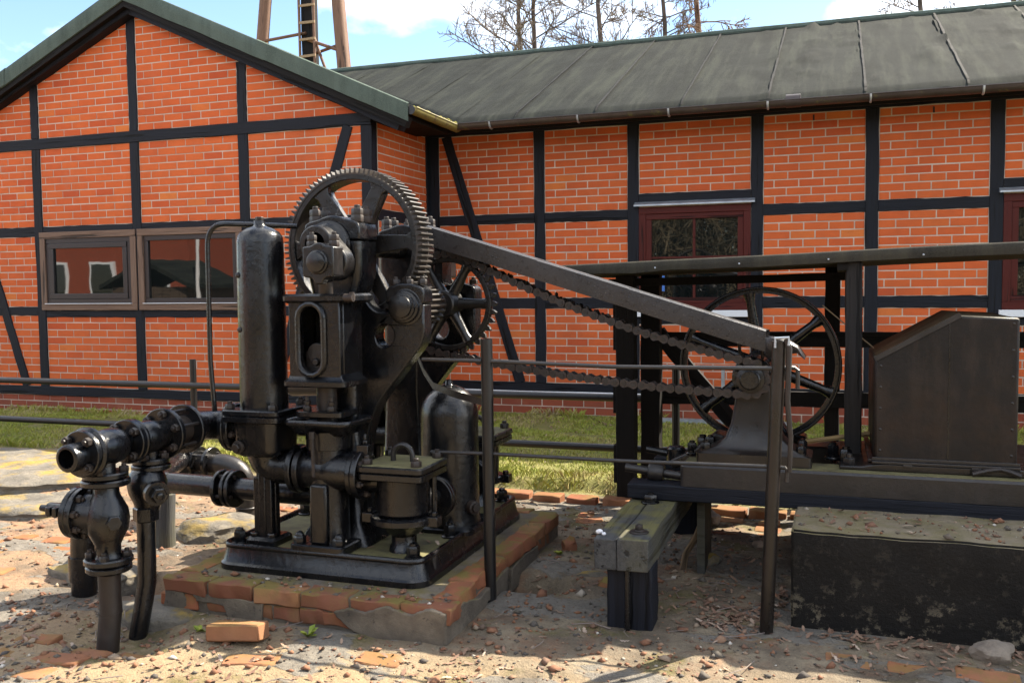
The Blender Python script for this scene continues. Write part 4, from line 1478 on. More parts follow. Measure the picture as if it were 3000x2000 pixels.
    for (fx, fr) in ((-2.445, 0.118), (-2.410, 0.112), (-2.125, 0.112), (-2.095, 0.118)):
        fo = mk(MB().disc((fx, UY, zb if fx < -2.3 else zb - 0.01), (1, 0, 0), fr, 0.028, 36), rear).build('flange', 'iron', PU)
    for a in range(6):
        th = R(60 * a + 20)
        nut(PU, -2.081, yy(UY + 0.092 * math.cos(th), rear), zb - 0.01 + 0.092 * math.sin(th), (1, 0, 0), 0.7)
    mk(MB().rloft(X, 3.87, 0.145, 0.145, 0.03, [(0.250, 0.0), (0.288, 0.0), (0.294, 0.008)], n=4), rear).build('foot_pad', 'iron', PU)
    for (nx_, ny_) in ((-2.385, 3.765), (-2.175, 3.765)):
        mk(MB().hexnut((nx_, ny_, 0.293), (0, 0, 1), 0.030, 0.035).ball((nx_, ny_, 0.328), 0.022, n=12, m=8), rear).build('foot_bolt', 'iron', PU)
    mk(MB().box(-2.115, -2.055, UY - 0.03, UY + 0.03, 0.70, 0.758).hexnut((-2.085, UY, 0.758), (0, 0, 1), 0.017, 0.02, 0.03), rear).build('oil_cup', 'iron', PU, bevel=0.004)
    # ---- right hand valve chest
    RXc, RYc = -1.918, 3.93
    mk(MB().lathe((-2.085, UY + 0.03, 0.585), (1, 0, 0), [(0, 0.062), (0.06, 0.058), (0.12, 0.062), (0.2, 0.07)], 28), rear).build('inlet_neck', 'iron', PU)
    mk(MB().lathe((RXc, RYc, 0), (0, 0, 1), [(0.425, 0.112), (0.44, 0.124), (0.60, 0.130), (0.612, 0.134)], 36), rear).build('valve_chest', 'iron', PU)
    mk(MB().rloft(RXc, RYc, 0.165, 0.160, 0.03, [(0.606, 0.010), (0.612, 0.0), (0.636, 0.0), (0.641, 0.006)], n=5), rear).build('chest_flange', 'iron', PU)
    ld = mk(MB().rloft(RXc, RYc, 0.168, 0.163, 0.03, [(0.644, 0.004), (0.649, 0.0), (0.668, 0.0), (0.674, 0.008)], n=5), rear).build('chest_lid', 'gear_iron', PU)
    mk(MB().rloft(RXc, RYc, 0.155, 0.150, 0.03, [(0.6735, 0.0), (0.6765, 0.004)], n=5), rear).build('lid_moss', 'mossy_iron', ld)
    for (sx, sy) in ((-1, -1), (1, -1), (-1, 1), (1, 1)):
        nut(PU, RXc + sx * 0.125, yy(RYc + sy * 0.12, rear), 0.674, s=1.05)
    mk(MB().tube([(RXc - 0.05 , RYc, 0.668)] + [(RXc - 0.05 * math.cos(t), RYc, 0.70 + 0.055 * math.sin(t)) for t in np.linspace(0.1, math.pi - 0.1, 9)] + [(RXc + 0.05, RYc, 0.668)], 0.013, 10), rear).build('lid_handle', 'grey_steel', PU)
    mk(MB().lathe((RXc, RYc, 0), (0, 0, 1), [(0.325, 0.06), (0.345, 0.085), (0.385, 0.115), (0.388, 0.150), (0.395, 0.158), (0.418, 0.158), (0.424, 0.150), (0.425, 0.118)], 36), rear).build('chest_bottom', 'iron', PU, smooth=45)
    for (dx, dy) in ((0.165, -0.02), (-0.165, -0.03), (0.06, 0.16)):
        mk(MB().box(RXc + dx - 0.028, RXc + dx + 0.028, RYc + dy - 0.03, RYc + dy + 0.03, 0.385, 0.43).hexnut((RXc + dx, RYc + dy, 0.43), (0, 0, 1), 0.018, 0.02), rear).build('lug', 'iron', PU, bevel=0.008)
    mk(MB().lathe((RXc, RYc, 0), (0, 0, 1), [(0.245, 0.075), (0.27, 0.07), (0.285, 0.06), (0.33, 0.06)], 24), rear).build('chest_foot', 'iron', PU)
    for yf in (4.145, 4.175):
        mk(MB().disc((-1.86, yf, 0.455), (0, 1, 0), 0.105, 0.026, 32), rear).build('flange', 'iron', PU)
    mk(MB().cyl((-1.88, 3.95, 0.46), (-1.86, 4.40, 0.455), 0.062), rear).build('suction_neck', 'iron', PU)
    mk(MB().cyl((-1.785, 3.985, 0.40), (-1.785, 3.985, 0.62), 0.013, n=10), rear).build('tie_bolt', 'iron', PU)
    # ---- left hand valve chest on its leg
    LXc, LYc = -2.618, 3.86
    mk(MB().rloft(LXc, LYc, 0.118, 0.118, 0.05, [(0.688, 0.028), (0.70, 0.008), (0.72, 0.0), (0.865, -0.006)], n=6), rear).build('valve_chest', 'iron', PU, smooth=50)
    mk(MB().rloft(LXc, LYc, 0.155, 0.155, 0.03, [(0.858, 0.010), (0.864, 0.0), (0.886, 0.0), (0.890, 0.005)], n=5), rear).build('chest_flange', 'iron', PU)
    mk(MB().rloft(LXc, LYc, 0.155, 0.155, 0.03, [(0.893, 0.005), (0.897, 0.0), (0.914, 0.0), (0.920, 0.006)], n=5), rear).build('chest_flange', 'iron', PU)
    for (sx, sy) in ((-1, -1), (1, -1), (-1, 1), (1, 1)):
        nut(PU, LXc + sx * 0.120, yy(LYc + sy * 0.120, rear), 0.919, s=0.95)
    pth = [(LXc, UY, 0.72), (LXc, UY, 0.69), (LXc + 0.012, UY, 0.655)] + [tuple(q) for q in bez((LXc + 0.012, UY, 0.655), (LXc + 0.03, UY, zb), (LXc + 0.09, UY, zb), 5)][1:] + [(-2.45, UY, zb)]
    mk(MB().tube(pth, [0.105, 0.100, 0.094] + [0.09, 0.086, 0.084, 0.082, 0.081] + [0.080], 24), rear).build('elbow', 'iron', PU, smooth=60)
    mb = MB().box(LXc - 0.018, LXc + 0.018, LYc - 0.055, LYc + 0.055, 0.27, 0.62).box(LXc - 0.055, LXc + 0.055, LYc - 0.018, LYc + 0.018, 0.27, 0.615).box(LXc - 0.05, LXc + 0.05, LYc - 0.05, LYc - 0.03, 0.27, 0.58)
    mk(mb, rear).build('leg', 'iron', PU, bevel=0.004)
    mk(MB().rloft(LXc, LYc, 0.085, 0.085, 0.02, [(0.248, 0.0), (0.278, 0.0), (0.292, 0.018)], n=4), rear).build('leg_foot', 'iron', PU)
    for (nx_, ny_) in ((LXc - 0.05, LYc - 0.05), (LXc + 0.05, LYc - 0.05)):
        mk(MB().hexnut((nx_, ny_, 0.288), (0, 0, 1), 0.022, 0.022), rear).build('foot_bolt', 'iron', PU)
    mk(MB().lathe((LXc - 0.075, LYc - 0.125, 0.738), (0, -1, 0), [(0, 0.034), (0.008, 0.032), (0.010, 0.024)], 20).hexnut((LXc - 0.075, LYc - 0.134, 0.738), (0, -1, 0), 0.022, 0.02), rear).build('drain_plug', 'rusty_iron', PU)
    zo = 0.815
    mk(MB().lathe((LXc - 0.09, LYc, zo), (-1, 0, 0), [(0, 0.078), (0.05, 0.074), (0.09, 0.08)], 28), rear).build('outlet_neck', 'iron', PU)
    for fx in (LXc - 0.160, LXc - 0.190):
        mk(MB().disc((fx, LYc, zo), (1, 0, 0), 0.120, 0.026, 36), rear).build('flange', 'iron', PU)
    for a in range(6):
        th = R(60 * a + 15)
        nut(PU, LXc - 0.146, yy(LYc + 0.095 * math.cos(th), rear), zo + 0.095 * math.sin(th), (1, 0, 0), 0.75)
    if rear:
        mb = MB().lathe((LXc, LYc, 0.918), (0, 0, 1), [(0, 0.10), (0.06, 0.10), (0.09, 0.07), (0.1, 0.0)], 28)
        mk(mb, rear).build('valve_cover', 'iron', PU)

# tall air vessel on the front left chest
mb = MB().lathe((-2.625, 3.86, 0), (0, 0, 1), [(0.915, 0.116), (0.93, 0.115), (1.30, 0.114), (1.715, 0.111), (1.745, 0.107), (1.768, 0.092), (1.785, 0.062), (1.793, 0.036), (1.80, 0.028), (1.822, 0.026)], 44)
mb.build('air_vessel', 'iron', PU, smooth=50)
MB().hexnut((-2.625, 3.86, 1.82), (0, 0, 1), 0.02, 0.02).build('vessel_plug', 'rusty_iron', PU)
for (z, th) in ((1.56, 235), (1.30, 238)):
    MB().ball((-2.625 + 0.113 * math.cos(R(th)), 3.86 + 0.113 * math.sin(R(th)), z), 0.014, n=10, m=8).build('rivet', 'grey_steel', PU)
# cast number on the front valve chest
cu = bpy.data.curves.new('cast_number', 'FONT')
cu.body = '0088'
cu.size = 0.042
cu.extrude = 0.004
cu.space_character = 1.05
to = bpy.data.objects.new('cast_number_src', cu)
COL.objects.link(to)
bpy.context.view_layer.update()
tme = bpy.data.meshes.new_from_object(to.evaluated_get(bpy.context.evaluated_depsgraph_get()))
bpy.data.objects.remove(to)
tme.name = 'cast_number'
tme.materials.clear(); tme.materials.append(MATS['iron'])
co = inst('cast_number', tme, PU, (-2.672, 3.742, 0.745), (R(90), R(-90), 0))

# dome shaped suction vessel
mb = MB().lathe((-1.885, 4.42, 0), (0, 0, 1), [(0.268, 0.158), (0.285, 0.156), (0.32, 0.150), (0.40, 0.150), (0.83, 0.150)] + [(0.83 + 0.158 * math.sin(R(a)), max(0.150 * math.cos(R(a)), 0.02)) for a in range(9, 90, 9)] + [(0.989, 0.02), (1.012, 0.018), (1.016, 0.0)], 44, True)
mb.build('dome_vessel', 'iron', PU, smooth=50)
MB().rloft(-1.87, 4.42, 0.165, 0.19, 0.05, [(0.249, 0.0), (0.270, 0.0), (0.276, 0.008)], n=5).build('dome_foot', 'iron', PU)
for a in (285,):
    MB().lathe((-1.885 + 0.14, 4.36, 0.37), (0.8, -0.5, 0), [(0, 0.035), (0.03, 0.033), (0.032, 0.022), (0.045, 0.02)], 20).build('dome_plug', 'rusty_iron', PU)
# pipe joining the two delivery chests
MB().tube([(-2.95, 4.62, 0.93), (-2.62, 4.60, 0.945), (-2.38, 4.55, 0.955)], 0.055, 18).build('crossover_pipe', 'grey_steel', PU)

# ---- shafts
MB().cyl((CXp, 3.80, CZp), (CXp, 5.02, CZp), 0.052).build('crankshaft', 'gear_iron', PU)
MB().cyl((SXp, 4.0, SZp), (SXp, 4.84, SZp), 0.036).build('pinion_shaft', 'gear_iron', PU)


def gear_profile(N, rr, rt, f=0.48, tip=0.52):
    pts = []
    for i in range(N):
        a = 2 * math.pi * i / N; w = 2 * math.pi / N
        for (r_, o) in ((rr, -0.5 * f), (rr + (rt - rr) * 0.55, -0.5 * f * 0.82), (rt, -0.5 * f * tip), (rt, 0.5 * f * tip), (rr + (rt - rr) * 0.55, 0.5 * f * 0.82), (rr, 0.5 * f)):
            pts.append((r_, a + o * w))
    return pts


def rim_mesh(cx, cz, y0, y1, prof, ri, mb=None):
    """ring from an outer profile (r,angle) to an inner circle of radius ri"""
    mb = mb or MB()
    n = len(prof)
    vs = []
    for y in (y0, y1):
        for (r_, a) in prof:
            vs.append((cx + r_ * math.cos(a), y, cz + r_ * math.sin(a)))
        for (r_, a) in prof:
            vs.append((cx + ri * math.cos(a), y, cz + ri * math.sin(a)))
    fs = []
    for i in range(n):
        k = (i + 1) % n
        fs.append((i, k, n + k, n + i)); fs.append((2 * n + i, 3 * n + i, 3 * n + k, 2 * n + k))
        fs.append((i, 2 * n + i, 2 * n + k, k)); fs.append((n + i, n + k, 3 * n + k, 3 * n + i))
    return mb.add(vs, fs)


GY0, GY1 = 4.150, 4.285
gear = rim_mesh(CXp, CZp, GY0 + 0.003, GY1 - 0.003, [(0.364, 2 * math.pi * i / 120) for i in range(120)], 0.330).build('main_gear', 'gear_iron', PU, smooth=40, bevel=0.004)
rim_mesh(CXp, CZp, GY0, GY1, gear_profile(88, 0.364, 0.389), 0.356).build('gear_teeth', 'gear_tooth', gear, smooth=30)
for s_ in range(6):
    a = R(60 * s_ + 3)
    d = Vector((math.cos(a), 0, math.sin(a))); sd = Vector((-math.sin(a), 0, math.cos(a)))
    mb = MB()
    # flat arm with a web across the width of the gear
    for (w0, w1, y0, y1) in ((0.052, 0.034, GY0 + 0.012, GY0 + 0.05), (0.016, 0.013, GY0 + 0.05, GY1 - 0.01)):
        vs = []
        for y in (y0, y1):
            for (r_, w) in ((0.07, w0), (0.30, w1), (0.337, w1 * 1.7), (0.337, -w1 * 1.7), (0.30, -w1), (0.07, -w0)):
                q = Vector((CXp, y, CZp)) + d * r_ + sd * w
                vs.append(q)
        fs = [(0, 1, 2, 3, 4, 5), (11, 10, 9, 8, 7, 6)] + [(i, 6 + i, 6 + (i + 1) % 6, (i + 1) % 6) for i in range(6)]
        mb.add(vs, fs)
    mb.build('spoke', 'gear_iron', gear, bevel=0.005)
MB().lathe((CXp, GY0 - 0.01, CZp), (0, 1, 0), [(0, 0.085), (0.01, 0.095), (0.145, 0.095), (0.155, 0.085)], 32).build('gear_hub', 'gear_iron', gear)
pin = rim_mesh(-1.952, SZp, 4.135, 4.325, gear_profile(21, 0.074, 0.100, 0.5, 0.5), 0.035).build('pinion', 'gear_tooth', PU, smooth=30)
MB().cyl((SXp, 4.325, SZp), (SXp, 4.40, SZp), 0.078).build('pinion_collar', 'gear_iron', pin)

SPY = 4.605
spr = rim_mesh(SXp, SZp, SPY - 0.02, SPY + 0.02, [(0.252, 2 * math.pi * i / 90) for i in range(90)], 0.222).build('chain_wheel', 'gear_iron', PU, bevel=0.005)
rim_mesh(SXp, SZp, SPY - 0.013, SPY + 0.013, gear_profile(36, 0.250, 0.282, 0.62, 0.22), 0.245).build('chain_wheel_teeth', 'chain_iron', spr, smooth=30)
for s_ in range(6):
    a = R(60 * s_ + 0)
    d = Vector((math.cos(a), 0, math.sin(a)))
    q0 = Vector((SXp, SPY, SZp)) + d * 0.05; q1 = Vector((SXp, SPY, SZp)) + d * 0.232
    MB().tube([q0, q0.lerp(q1, 0.8), q1], [0.034, 0.024, 0.032], 14).build('spoke', 'gear_iron', spr)
MB().lathe((SXp, SPY - 0.10, SZp), (0, 1, 0), [(0, 0.065), (0.01, 0.073), (0.15, 0.073), (0.16, 0.065)], 28).build('chain_wheel_hub', 'gear_iron', spr)
# thin overflow pipe from the left flange up and across to the gear
pth = [(-2.855, 3.78, 0.90), (-2.872, 3.78, 1.15), (-2.868, 3.78, 1.70)] + [tuple(q) for q in bez((-2.868, 3.78, 1.70), (-2.868, 3.78, 1.808), (-2.78, 3.80, 1.808), 7)][1:] + [(-2.66, 3.90, 1.806), (-2.52, 4.02, 1.80)]
MB().tube(pth, 0.0125, 10).build('overflow_pipe', 'iron', PU)

# ================================================================== drive chain
SDX, SDZ = -0.377, 1.036
Rb, Rs = 0.266, 0.078
D0 = Vector((SXp, SZp)); D1 = Vector((SDX, SDZ))
dv = D1 - D0; Ld = dv.length; ang = math.atan2(dv.y, dv.x)
off = math.acos((Rb - Rs) / Ld)
path = []
# upper run
a1 = ang + off
pA = D0 + Vector((math.cos(a1), math.sin(a1))) * Rb; pB = D1 + Vector((math.cos(a1), math.sin(a1))) * Rs
a2 = ang - off
pC = D1 + Vector((math.cos(a2), math.sin(a2))) * Rs; pD = D0 + Vector((math.cos(a2), math.sin(a2))) * Rb
for i in range(60):
    t = i / 60; path.append(pA.lerp(pB, t) - Vector((0, 0.055 * 4 * t * (1 - t))))
for i in range(20):
    th = a1 + (a2 - a1) * i / 20; path.append(D1 + Vector((math.cos(th), math.sin(th))) * Rs)
for i in range(60):
    t = i / 60; path.append(pC.lerp(pD, t) - Vector((0, 0.030 * 4 * t * (1 - t))))
for i in range(60):
    th = a2 - (2 * math.pi - (a1 - a2)) * i / 60; path.append(D0 + Vector((math.cos(th), math.sin(th))) * Rb)
path.append(path[0])
cum = [0]
for i in range(1, len(path)):
    cum.append(cum[-1] + (path[i] - path[i - 1]).length)
NL = int(round(cum[-1] / 0.0465 / 2)) * 2
pitch = cum[-1] / NL


def at_len(s):
    s = s % cum[-1]
    import bisect
    i = max(1, min(len(cum) - 1, bisect.bisect_right(cum, s)))
    t = (s - cum[i - 1]) / max(1e-9, cum[i] - cum[i - 1])
    return path[i - 1].lerp(path[i], t)


CH = empty('drive_chain', (-1.17, SPY, 0.9), 'heavy greasy black roller chain running between the pump and its drive stand', 'chain')


def link_mesh(outer):
    mb = MB()
    h = pitch / 2
    rp = 0.0225 if outer else 0.0200
    out = []
    for i in range(9):
        th = R(90 + 180 * i / 8); out.append((-h + rp * math.cos(th), rp * math.sin(th)))
    out.append((0, -0.012))
    for i in range(9):
        th = R(-90 + 180 * i / 8); out.append((h + rp * math.cos(th), rp * math.sin(th)))
    out.append((0, 0.012))
    yo = 0.026 if outer else 0.017
    for sg in (-1, 1):
        a, b = sorted((sg * yo, sg * (yo + 0.006)))
        mb.prism(out, a, b)
    nf0 = len(mb.f)
    if outer:
        for sx in (-h, h):
            mb.cyl((sx, -0.036, 0), (sx, 0.036, 0), 0.0105, n=10)
    else:
        for sx in (-h, h):
            mb.cyl((sx, -0.017, 0), (sx, 0.017, 0), 0.014, n=12)
    o = mb.build('link', 'chain_plate' if outer else 'chain_iron', bevel=0.0015, bseg=1)
    me = o.data
    if outer:
        me.materials.append(MATS['grey_steel'])
        for pf in me.polygons:
            if pf.index >= nf0:
                pf.material_index = 1
    bpy.data.objects.remove(o)
    return me


LM = (link_mesh(True), link_mesh(False))
for i in range(NL):
    q0, q1 = at_len(i * pitch), at_len((i + 1) * pitch)
    c = (q0 + q1) / 2
    an = math.atan2(q1.y - q0.y, q1.x - q0.x)
    inst('outer_link' if i % 2 == 0 else 'inner_link', LM[i % 2], CH, (c.x, SPY + random.uniform(-0.003, 0.003), c.y), (0, -an + random.uniform(-0.03, 0.03), 0))
# dirty grease clinging on the upper run
gl = MB()
for i in range(60):
    s_ = random.uniform(0.02, 0.6) * Ld
    q = at_len(s_)
    gl.ball((q.x + random.uniform(-0.01, 0.01), SPY + random.uniform(-0.02, 0.02), q.y + 0.018 + random.uniform(0, 0.008)), random.uniform(0.006, 0.014), (random.random(), random.random(), random.random() + 0.1), 0.7, 6, 5)
gl.build('grease', 'chain_iron', CH, kind='stuff')

# ================================================================== delivery manifold with valves
MF = empty('valve_manifold', (-2.93, 3.1, 0), 'black pipe manifold with ball bodies, flanges and valves standing left of pump', 'pipework')
MX, MZ = -2.93, 0.832
mb = MB().lathe((MX, 2.92, MZ - 0.015), (0, 1, 0), [(0.0, 0.040), (0.0, 0.050), (0.004, 0.056), (0.03, 0.058), (0.07, 0.057), (0.09, 0.062)], 28, cap=False)
mb.lathe((MX, 2.92, MZ - 0.015), (0, 1, 0), [(0.0, 0.040), (0.10, 0.040), (0.10, 0.0)], 28, cap=False)
mb.build('open_pipe_end', 'iron', MF, smooth=45)


def flange(y, r, t=0.03, z=MZ, name='flange', nb=4, a0=45, nutside=-1):
    MB().disc((MX, y, z), (0, 1, 0), r, t, 36).build(name, 'iron', MF)
    for a in range(nb):
        th = R(a0 + 360 * a / nb)
        nut(MF, MX + r * 0.78 * math.cos(th), y + nutside * t / 2, z + r * 0.78 * math.sin(th), (0, nutside, 0), 0.82)


flange(3.005, 0.098, 0.026, MZ - 0.008)
MB().disc((MX, 3.038, MZ - 0.006), (0, 1, 0), 0.104, 0.032, 26, 0.010).build('flange', 'iron', MF)
MB().lathe((MX, 3.04, MZ - 0.003), (0, 1, 0), [(0, 0.055), (0.04, 0.066), (0.08, 0.076), (0.12, 0.079), (0.16, 0.074), (0.19, 0.06), (0.20, 0.048), (0.22, 0.046)], 30).build('ball_body', 'iron', MF, smooth=60)
flange(3.270, 0.098, 0.030, nb=4, a0=40)
MB().disc((MX, 3.298, MZ), (0, 1, 0), 0.096, 0.022, 36, 0.006).build('flange', 'iron', MF)
MB().lathe((MX, 3.29, MZ), (0, 1, 0), [(0, 0.05), (0.03, 0.06), (0.07, 0.072), (0.11, 0.076), (0.15, 0.070), (0.17, 0.062), (0.21, 0.062)], 30).build('ball_body', 'iron', MF, smooth=60)
flange(3.500, 0.118, 0.026, nb=6, a0=20)
MB().cyl((MX, 3.50, MZ), (MX, 3.70, MZ), 0.066, n=28).build('spool_piece', 'rusty_iron', MF)
MB().disc((MX, 3.645, MZ), (0, 1, 0), 0.118, 0.024, 36).build('flange', 'iron', MF)
for a in range(6):
    th = R(20 + 60 * a)
    MB().cyl((MX + 0.094 * math.cos(th), 3.49, MZ + 0.094 * math.sin(th)), (MX + 0.094 * math.cos(th), 3.665, MZ + 0.094 * math.sin(th)), 0.008, n=8).build('stud', 'grey_steel', MF)
MB().tube([(MX, 3.65, MZ)] + [tuple(q) for q in bez((MX, 3.74, MZ), (MX, 3.86, MZ - 0.008), (MX + 0.09, 3.86, MZ - 0.012), 7)] + [(-2.80, 3.86, MZ - 0.016)], 0.072, 22).build('elbow', 'iron', MF, smooth=60)

# branch 1 : globe valve on a stand pipe
vy = 3.13
MB().lathe((MX, vy, 0), (0, 0, 1), [(0.70, 0.048), (0.72, 0.042), (0.79, 0.042)], 24).build('neck', 'iron', MF)
for (z, r_) in ((0.712, 0.092), (0.682, 0.100), (0.345, 0.100), (0.312, 0.094)):
    MB().disc((MX, vy, z), (0, 0, 1), r_, 0.028, 36, 0.006).build('flange', 'iron', MF)
for a in range(4):
    th = R(30 + 90 * a)
    nut(MF, MX + 0.075 * math.cos(th), vy + 0.075 * math.sin(th), 0.724, s=0.85)
    nut(MF, MX + 0.075 * math.cos(th), vy + 0.075 * math.sin(th), 0.357, s=0.85)
MB().lathe((MX, vy, 0), (0, 0, 1), [(0.355, 0.060), (0.37, 0.052), (0.41, 0.052), (0.44, 0.066), (0.475, 0.084), (0.52, 0.092), (0.565, 0.086), (0.60, 0.068), (0.63, 0.054), (0.67, 0.052)], 32).build('globe_valve', 'iron', MF, smooth=60)
MB().lathe((MX, vy, 0.535), (-1, -0.10, 0.06), [(0.03, 0.085), (0.11, 0.09)], 28).build('bonnet_neck', 'iron', MF)
bd = Vector((-1, -0.10, 0.06)).normalized()
MB().disc(Vector((MX, vy, 0.535)) + bd * 0.118, bd, 0.112, 0.026, 36).build('bonnet_flange', 'iron', MF)
MB().disc(Vector((MX, vy, 0.535)) + bd * 0.146, bd, 0.110, 0.026, 36).build('bonnet_flange', 'iron', MF)
bu, bv = perp(bd)
for a in range(8):
    th = R(45 * a + 10)
    q = Vector((MX, vy, 0.535)) + bd * 0.104 + (bu * math.cos(th) + bv * math.sin(th)) * 0.09
    nut(MF, q.x, q.y, q.z, -bd, 0.75)
mb = MB().lathe(Vector((MX, vy, 0.535)) + bd * 0.158, bd, [(0, 0.05), (0.03, 0.034), (0.06, 0.03), (0.13, 0.028), (0.135, 0.016), (0.17, 0.014)], 20)
mb.build('stuffing_box', 'iron', MF)
c = Vector((MX, vy, 0.535)) + bd * 0.225
MB().obox(c, bd * 0.012, bu * 0.05, bv * 0.022).obox(c + bd * 0.035, bd * 0.012, bu * 0.048, bv * 0.02).build('gland_yoke', 'iron', MF, bevel=0.005)
MB().hexnut((MX + 0.075, vy - 0.045, 0.52), (0.8, -0.5, 0), 0.034, 0.02).build('boss', 'iron', MF)
MB().tube([(MX, vy, 0.31), (MX, vy, 0.20), (MX + 0.002, vy, 0.13), (MX - 0.002, vy - 0.01, 0.05), (MX - 0.012, vy - 0.025, -0.14)], [0.047, 0.045, 0.046, 0.046, 0.047], 22).build('stand_pipe', 'rusty_iron', MF, smooth=60)
MB().disc((MX, vy, 0.31), (0, 0, 1), 0.055, 0.05, 24).build('collar', 'iron', MF)
MB().tube([(MX, vy, 0.112), (MX, vy, 0.118)], 0.049, 22).build('weld_ring', 'rusty_iron', MF)

# branch 2 : tee body with hex collar and bent pipe
wy = 3.41
MB().cyl((MX, wy, 0.68), (MX, wy, 0.80), 0.036).build('neck', 'iron', MF)
for (z, r_) in ((0.722, 0.082), (0.694, 0.086)):
    MB().disc((MX, wy, z), (0, 0, 1), r_, 0.026, 32, 0.006).build('flange', 'iron', MF)
for a in range(4):
    th = R(15 + 90 * a)
    nut(MF, MX + 0.064 * math.cos(th), wy + 0.064 * math.sin(th), 0.734, s=0.8)
MB().lathe((MX, wy - 0.03, 0), (0, 0, 1), [(0.50, 0.050), (0.54, 0.062), (0.58, 0.080), (0.63, 0.088), (0.67, 0.075), (0.69, 0.06)], 30).build('valve_body', 'iron', MF, smooth=60)
MB().lathe((MX + 0.04, wy - 0.05, 0.60), (0.85, -0.5, -0.1), [(0, 0.052), (0.05, 0.048), (0.055, 0.056), (0.075, 0.054)], 24).hexnut(Vector((MX + 0.04, wy - 0.05, 0.60)) + Vector((0.85, -0.5, -0.1)).normalized() * 0.072, (0.85, -0.5, -0.1), 0.036, 0.035, 0.012, 0.016).build('side_plug', 'iron', MF)
MB().lathe((MX, wy - 0.045, 0), (0, 0, 1), [(0.455, 0.050), (0.46, 0.056), (0.515, 0.056), (0.52, 0.050)], 6).build('hex_collar', 'iron', MF)
MB().tube([(MX, wy - 0.045, 0.47), (MX + 0.002, wy - 0.05, 0.30), (MX + 0.002, wy - 0.055, 0.18), (MX - 0.005, wy - 0.08, 0.06), (MX - 0.03, wy - 0.12, -0.16)], [0.041, 0.040, 0.041, 0.040, 0.040], 20).build('bent_pipe', 'iron', MF, smooth=60)

# ---- low suction line behind the manifold
SL = empty('suction_line', (-3.1, 4.05, 0), 'black flanged suction pipe with small valve leading to the back of pump', 'pipework')
MB().tube([(-3.98, 4.92, 0.40), (-3.52, 4.12, 0.46)] + [tuple(q) for q in bez((-3.49, 4.07, 0.463), (-3.46, 4.045, 0.465), (-3.40, 4.04, 0.465), 5)] + [(-2.42, 4.04, 0.455)], 0.056, 20).build('pipe', 'iron', SL, smooth=60)
MB().cyl((-3.42, 4.04, 0.465), (-3.35, 4.04, 0.464), 0.060).build('socket', 'iron', SL)
for fx in (-3.02, -2.935, -2.965):
    MB().disc((fx, 4.04, 0.458), (1, 0, 0), 0.098 if fx > -3 else 0.096, 0.022, 32).build('flange', 'iron', SL)
for a in range(4):
    th = R(25 + 90 * a)
    MB().cyl((-3.04, 4.04 + 0.072 * math.cos(th), 0.458 + 0.072 * math.sin(th)), (-2.915, 4.04 + 0.072 * math.cos(th), 0.458 + 0.072 * math.sin(th)), 0.011, n=8).build('flange_bolt', 'rusty_iron', SL)
VX, VY, VZ = -4.0, 4.98, 0.37
MB().lathe((VX, VY, 0), (0, 0, 1), [(0.27, 0.05), (0.33, 0.075), (0.42, 0.075), (0.47, 0.06), (0.475, 0.11), (0.50, 0.11), (0.505, 0.10), (0.52, 0.10)], 28).build('gate_valve', 'iron', SL, smooth=45)
for fx in (-3.90, -3.80):
    MB().disc((fx, VY, VZ), (1, 0, 0), 0.105, 0.024, 32).build('flange', 'iron', SL)
for fy in (4.885, 4.86):
    MB().disc((VX + 0.03, fy, VZ + 0.02), (0.55, -0.83, 0), 0.10, 0.022, 32).build('flange', 'iron', SL)
for a in range(4):
    th = R(45 + 90 * a)
    MB().cyl((-3.92, VY + 0.08 * math.cos(th), VZ + 0.08 * math.sin(th)), (-3.78, VY + 0.08 * math.cos(th), VZ + 0.08 * math.sin(th)), 0.009, n=8).build('stud', 'grey_steel', SL)
MB().tube([(-3.98, VY, VZ), (-3.76, VY, VZ)] + [tuple(q) for q in bez((-3.74, VY, VZ), (-3.575, VY + 0.02, VZ), (-3.57, 5.02, 0.21), 8)] + [(-3.57, 5.02, -0.05)], [0.05, 0.06] + [0.066] * 9 + [0.066], 20).build('riser_elbow', 'grey_steel', SL, smooth=60)
MB().disc((-3.57, 5.02, 0.09), (0, 0, 1), 0.072, 0.012, 24, 0.003).build('pipe_joint', 'grey_steel', SL)
MB().tube([(-3.47, 3.54, -0.1), (-3.47, 3.54, 0.15), (-3.46, 3.55, 0.52)], 0.06, 18).tube([(-3.47, 3.54, 0.08), (-3.47, 3.54, 0.20)], 0.068, 18).build('standpipe', 'iron', origin=(-3.47, 3.54, 0), label='short dark standpipe rising from a hole behind the globe valve', cat='pipe')
MB().tube([(-3.70, 4.40, -0.05), (-3.70, 4.40, 0.12), (-3.695, 4.41, 0.30)], [0.062, 0.060, 0.058], 14).build('wooden_stump', 'mossy_timber', origin=(-3.70, 4.40, 0), label='short mossy round wooden stump under the suction pipe', cat='stump')
MB().tube([(-2.565, 5.5, -0.03), (-2.565, 5.5, 1.02)], [0.030, 0.028], 12).tube([(-2.512, 5.52, -0.03), (-2.512, 5.52, 0.99)], [0.026, 0.025], 12).build('wooden_stake', 'weathered_wood', origin=(-2.54, 5.5, 0), label='pale weathered wooden stake standing behind the domed vessel', cat='stake')
